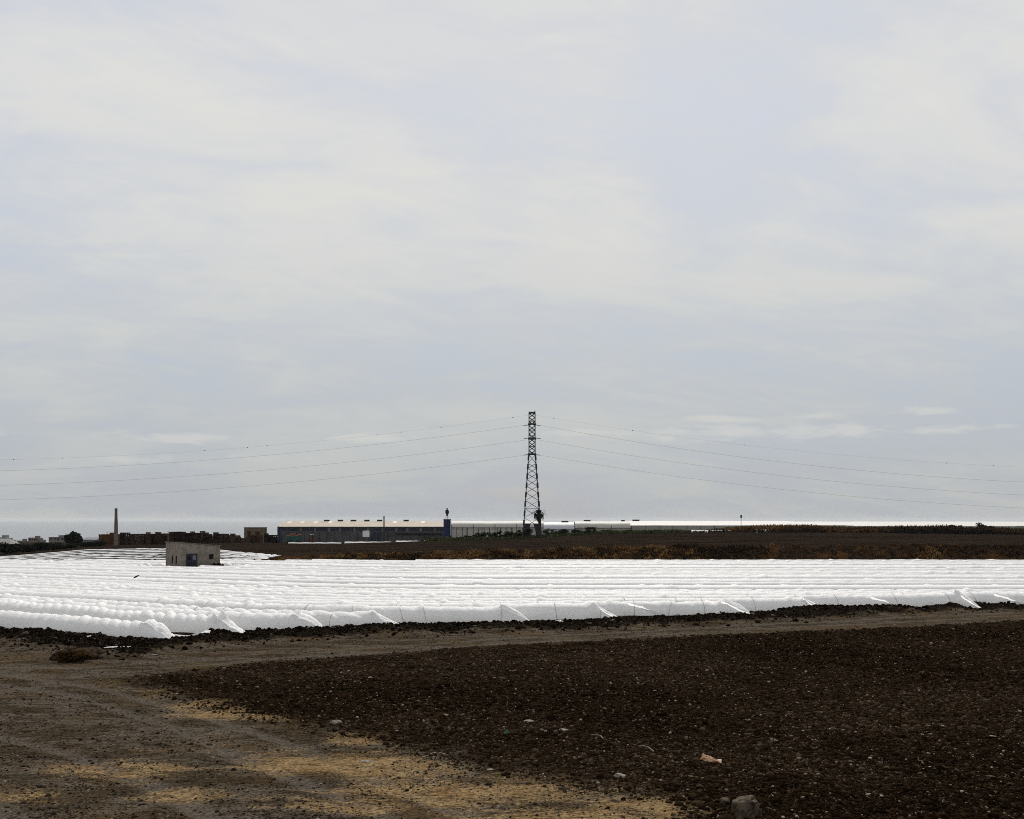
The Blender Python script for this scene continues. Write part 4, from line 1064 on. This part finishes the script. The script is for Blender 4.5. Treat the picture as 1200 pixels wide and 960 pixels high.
def crumple(name, px, py, pts, m, label, cat, seed, thick=.012, group=None):
    """crumpled sheet: a grid over outline half sizes pts=(rx, ry, h)"""
    X, D = at(px, py); z = hz1(X, D); rx, ry, h = pts; n = 22
    u = np.linspace(-1, 1, n); U, W = np.meshgrid(u, u)
    prof = (1 - np.abs(U) ** 2.2) * (1 - np.abs(W) ** 2.2)
    Z = h * prof * (.35 + 1.2 * fbm(U * 1.9 + seed, W * 1.9, seed, 4)) + .02
    Xs = rx * U * (1 + .5 * (fbm(W * 1.7 + seed, U * .7, seed + 1) - .5)); Ys = ry * W * (1 + .6 * (fbm(U * 1.7, W + seed, seed + 2) - .5))
    idx = np.arange(n * n).reshape(n, n); Fq = np.stack([idx[:-1, :-1], idx[:-1, 1:], idx[1:, 1:], idx[1:, :-1]], -1).reshape(-1, 4)
    o = np_obj(name, np.stack([Xs, Ys, Z], -1).reshape(-1, 3), Fq, m, loc=(X, D, z), smooth=False)
    sol = o.modifiers.new('thickness', 'SOLIDIFY'); sol.thickness = thick
    return tag(o, label, cat, group)
def bag():
    X, D = at(833, 897); z = hz1(X, D)
    import bmesh
    bm = bmesh.new(); bmesh.ops.create_icosphere(bm, subdivisions=4, radius=1)
    V = np.array([v.co for v in bm.verts]); t = np.clip((V[:, 0] + .35) / 1.35, 0, 1)
    fold = 1 - 2 * np.abs(fbm(V[:, 0] * 1.4 + 3, np.arctan2(V[:, 2], V[:, 1]) * 1.3 + 7, 5, 3) - .5)
    q = .62 + .75 * fbm(V[:, 0] * 2.6 + 4, V[:, 2] * 2.8 + V[:, 1] * 2, 6, 3) + .45 * (fold - .7)
    P = V * q[:, None] * np.array([.19, .13, .14]); P[:, 0] += .17 * t; P[:, 2] = P[:, 2] * (1 - .62 * t) + .12 - .08 * t; P[:, 1] *= 1 - .4 * t
    ear = np.exp(-((V - np.array([-.75, 0, .65])) ** 2).sum(1) / .06); P[:, 2] += .10 * ear
    for v, p in zip(bm.verts, P): v.co = p
    me = bpy.data.meshes.new('bag'); bm.to_mesh(me); bm.free(); me.materials.append(M['bag'])
    r = empty('plastic_bag', (X - .06, D, z), 'crumpled orange-tan plastic bag lying on the ploughed field', 'bag')
    r.scale = (.66, .66, .66)
    o = bpy.data.objects.new('bag_body', me); COL.objects.link(o); o.parent = r
    MB().quad((.24, -.05, .05), (.40, -.10, .02), (.43, .05, .11), (.25, .04, .09)).build('bag_tail', M['bag'], r)
bag()
crumple('plastic_scrap', 594, 864, (.07, .05, .09), M['green'], 'small green plastic scrap in the dark soil', 'scrap', 3)
crumple('plastic_scrap', 33, 741, (.30, .10, .14), M['scrap'], 'torn white plastic scrap below the first tunnel, nearest the photo edge', 'scrap', 5)
crumple('plastic_scrap', 52, 744, (.32, .10, .06), M['scrap'], 'flat white plastic scrap beside the torn one', 'scrap', 7)
crumple('plastic_scrap', 107, 752, (.30, .09, .07), M['scrap'], 'white plastic scrap in the rubble between the mound and first tunnel', 'scrap', 9)
crumple('plastic_scrap', 134, 763, (.36, .08, .05), M['scrap'], 'long white plastic scrap just right of the dark bush', 'scrap', 11)
crumple('plastic_scrap', 149, 762, (.28, .07, .06), M['scrap'], 'white plastic scrap lying under the first tunnel end', 'scrap', 13)
crumple('plastic_scrap', 655, 730, (.25, .08, .09), M['scrap'], 'small white plastic scrap on the rubble right of the peaked tunnel end', 'scrap', 15)
crumple('plastic_scrap', 841, 722, (.16, .07, .12), M['scrap'], 'tiny white plastic scrap on the rubble below the pulled-flat tunnel end', 'scrap', 17)
def strip_between():
    P = [at(*p) for p in [(203, 748), (212, 749.5), (222, 752), (230, 753), (240, 752.5), (246, 752)]]
    b = MB(); prev = None
    for i, (x, d) in enumerate(P):
        z = hz1(x, d) + .07 + .03 * math.sin(i * 2.2); a = Vector((x, d - .05, z - .02)); c = Vector((x, d + .07 + .05 * math.sin(i * 1.7), z + .07 + .03 * math.sin(i * 3.1)))
        if prev: b.quad(prev[0], a, c, prev[1])
        prev = (a, c)
    o = b.build('plastic_scrap', M['scrap']); s_ = o.modifiers.new('thickness', 'SOLIDIFY'); s_.thickness = .012
    tag(o, 'long ribbon of white plastic trailing between the first two tunnel ends', 'scrap')
    for k, (pts, lab) in enumerate([([(748, 881), (754, 881.5), (760, 883), (766, 887)], 'thin bent white pipe lying on the ploughed field'), ([(693, 869), (699, 867.5), (704, 869), (707, 873)], 'short curved pale twig near the pinkish stone')]):
        q = []
        for p in pts: x, d = at(*p); q.append((x, d, hz1(x, d) + .06))
        tag(MB().tube(q, .013, 6).build('pipe' if k == 0 else 'twig', M['palestone']), lab, 'pipe' if k == 0 else 'twig')
    # small dark scrap caught on a tunnel
    X, D = X_at(160, 84), 84.0; z = Z_at(676.3, D)
    b = MB(); b.tube([(X - .22, D, z - .08), (X - .05, D, z + .02), (X + .2, D - .02, z + .14)], [.03, .07, .03], 6)
    tag(b.build('plastic_scrap', M['dark']), 'small black scrap caught on top of a white tunnel below the pump house', 'scrap')
strip_between()

# ------------------------------------------------------------------ light, sky, air, camera
AZ, EL = R(3), R(44)                       # azimuth from +Y (negative = left), elevation
sun_dir = Vector((math.sin(AZ) * math.cos(EL), math.cos(AZ) * math.cos(EL), math.sin(EL)))
sl = bpy.data.lights.new('sun', 'SUN'); sl.energy = 4.2; sl.angle = R(1.2); sl.color = (1, .95, .88)
so = bpy.data.objects.new('sun', sl); COL.objects.link(so); so.rotation_euler = sun_dir.to_track_quat('Z', 'Y').to_euler(); so.location = (0, 0, 60)
W = bpy.data.worlds.new('World'); S.world = W; W.use_nodes = True
W.node_tree.nodes.clear(); t = NT(W.node_tree)
skyt = t.node('ShaderNodeTexSky', sky_type='NISHITA', sun_disc=False); skyt.sun_elevation = EL; skyt.sun_rotation = AZ; skyt.air_density = 1.0; skyt.dust_density = 2.0; skyt.ozone_density = 1.5
vec = t.node('ShaderNodeTexCoord').outputs['Generated']
sep = t.node('ShaderNodeSeparateXYZ', i_Vector=vec); x_, y_, z_ = sep.outputs
zc = t.math('MAXIMUM', z_, 0.0)
inv = t.math('DIVIDE', 1.0, t.math('ADD', zc, .24))
pl = t.node('ShaderNodeCombineXYZ', i_X=t.math('MULTIPLY', x_, inv), i_Y=t.math('MULTIPLY', y_, inv)).outputs[0]
rot = t.node('ShaderNodeMapping', i_Vector=pl, i_Rotation=(0, 0, R(-22)), i_Location=(1.7, 3.1, 0), i_Scale=(.95, 1.12, 1)).outputs[0]
n1 = t.noise(rot, 1.15, 8, .50, .7)
n2 = t.noise(t.scale(rot, (.9, 1.2, 1)), 3.4, 7, .60, .9)
rp = t.node('ShaderNodeValToRGB', i_Fac=zc)
els = rp.color_ramp.elements
stops = [(0, (.475, .488, .492)), (.06, (.51, .535, .548)), (.14, (.57, .594, .608)), (.24, (.67, .68, .68)), (.34, (.70, .706, .705)), (.46, (.675, .688, .706)), (.75, (.95, .94, .92)), (1, (.62, .64, .68))]
while len(els) < len(stops): els.new(.5)
for e, (p, c) in zip(els, stops): e.position = p; e.color = c + (1,)
dotn = t.node('ShaderNodeVectorMath', operation='DOT_PRODUCT'); t.l.new(vec, dotn.inputs[0]); dotn.inputs[1].default_value = sun_dir
toward = t.ramp(dotn.outputs['Value'], -.7, .85, .95, 1.0)
cl = t.mix(1.0, rp.outputs[0], t.node('ShaderNodeCombineColor', i_Red=toward, i_Green=toward, i_Blue=toward).outputs[0], 'MULTIPLY')
n3 = t.noise(t.scale(rot, (.45, 1.0, 1)), 9.0, 6, .62, 1.2)
den = t.math('ADD', t.math('ADD', t.math('MULTIPLY', n1, .54), t.math('MULTIPLY', n2, .32)), t.math('MULTIPLY', n3, .14))
tone = t.mix(t.ramp(den, .37, .61), (.86, .90, .995), (1.06, 1.045, 1.01))
cl = t.mix(1.0, cl, tone, 'MULTIPLY')
sk = t.mix(1.0, skyt.outputs[0], (.09, .09, .09), 'MULTIPLY')
cover = t.ramp(den, .30, .52, .80, 1.0)
col = t.mix(cover, sk, cl)
# bank of small fair-weather clouds low over the sea
az = t.math('ARCTAN2', x_, y_)
ll = t.node('ShaderNodeCombineXYZ', i_X=t.math('MULTIPLY', az, 13.0), i_Y=t.math('MULTIPLY', z_, 60.0)).outputs[0]
cn = t.noise(ll, 1.5, 7, .62, .4)
low = 0.0
for (ca, ce, wa, we, k) in [(.186, .0869, .040, .0040, .9), (.267, .0880, .034, .0045, .8), (.350, .0900, .023, .0045, 1.0), (.225, .0745, .150, .0075, .95), (.07, .0760, .055, .006, .85), (-.127, .0712, .042, .0048, .95), (-.29, .0680, .090, .005, .8), (-.42, .069, .05, .004, .6), (-.27, .0515, .17, .006, .55), (.42, .0745, .08, .005, .6), (.62, .08, .12, .008, .8), (-.65, .075, .12, .008, .8), (.95, .08, .2, .01, .7), (-1.0, .08, .2, .01, .7)]:
    u_ = t.math('DIVIDE', t.math('SUBTRACT', az, ca), wa); v_ = t.math('DIVIDE', t.math('SUBTRACT', z_, ce), we)
    e_ = t.math('EXPONENT', t.math('MULTIPLY', t.math('ADD', t.math('MULTIPLY', u_, u_), t.math('MULTIPLY', v_, v_)), -.8))
    low = t.math('MAXIMUM', low, t.math('MULTIPLY', e_, k))
lowf = t.math('MULTIPLY', t.ramp(t.math('ADD', low, t.math('MULTIPLY', t.math('SUBTRACT', cn, .5), 2.4)), .42, 1.0), .75)
col = t.mix(lowf, col, (.63, .635, .615))
bg = t.node('ShaderNodeBackground', i_Color=col, i_Strength=1.0)
# the Sky Texture enters at strength .09 above; the cloud layer keeps its own brightness
ow = t.node('ShaderNodeOutputWorld'); t.l.new(bg.outputs[0], ow.inputs[0])

HAZE = True
if HAZE:
    m, t = new_mat('haze_air')
    pv = t.node('ShaderNodeVolumePrincipled', i_Color=(.72, .75, .78), i_Density=.00003); pv.inputs['Anisotropy'].default_value = 0.2
    o = t.node('ShaderNodeOutputMaterial'); t.l.new(pv.outputs[0], o.inputs['Volume'])
    hb = MB().box(-30500, 30500, -400, 38500, SEA_Z - 24, 36).build('haze', m); tag(hb, kind='stuff')

cam = bpy.data.cameras.new('camera'); co = bpy.data.objects.new('camera', cam); COL.objects.link(co)
co.location = (0, 0, CAMZ); co.rotation_euler = (R(90), 0, 0)
cam.sensor_fit = 'HORIZONTAL'; cam.sensor_width = 36; cam.lens = 40; cam.shift_y = (HOR - 480) / 1200; cam.clip_start = .5; cam.clip_end = 100000
S.camera = co
S.view_settings.view_transform = 'Standard'; S.view_settings.look = 'None'; S.view_settings.exposure = 0; S.view_settings.gamma = 1
S.cycles.max_bounces = 7; S.cycles.diffuse_bounces = 4; S.cycles.glossy_bounces = 2; S.cycles.transmission_bounces = 4; S.cycles.volume_bounces = 0; S.cycles.transparent_max_bounces = 6
S.cycles.use_denoising = False; S.cycles.use_adaptive_sampling = False; S.cycles.pixel_filter_type = 'BLACKMAN_HARRIS'; S.cycles.filter_width = 1.0
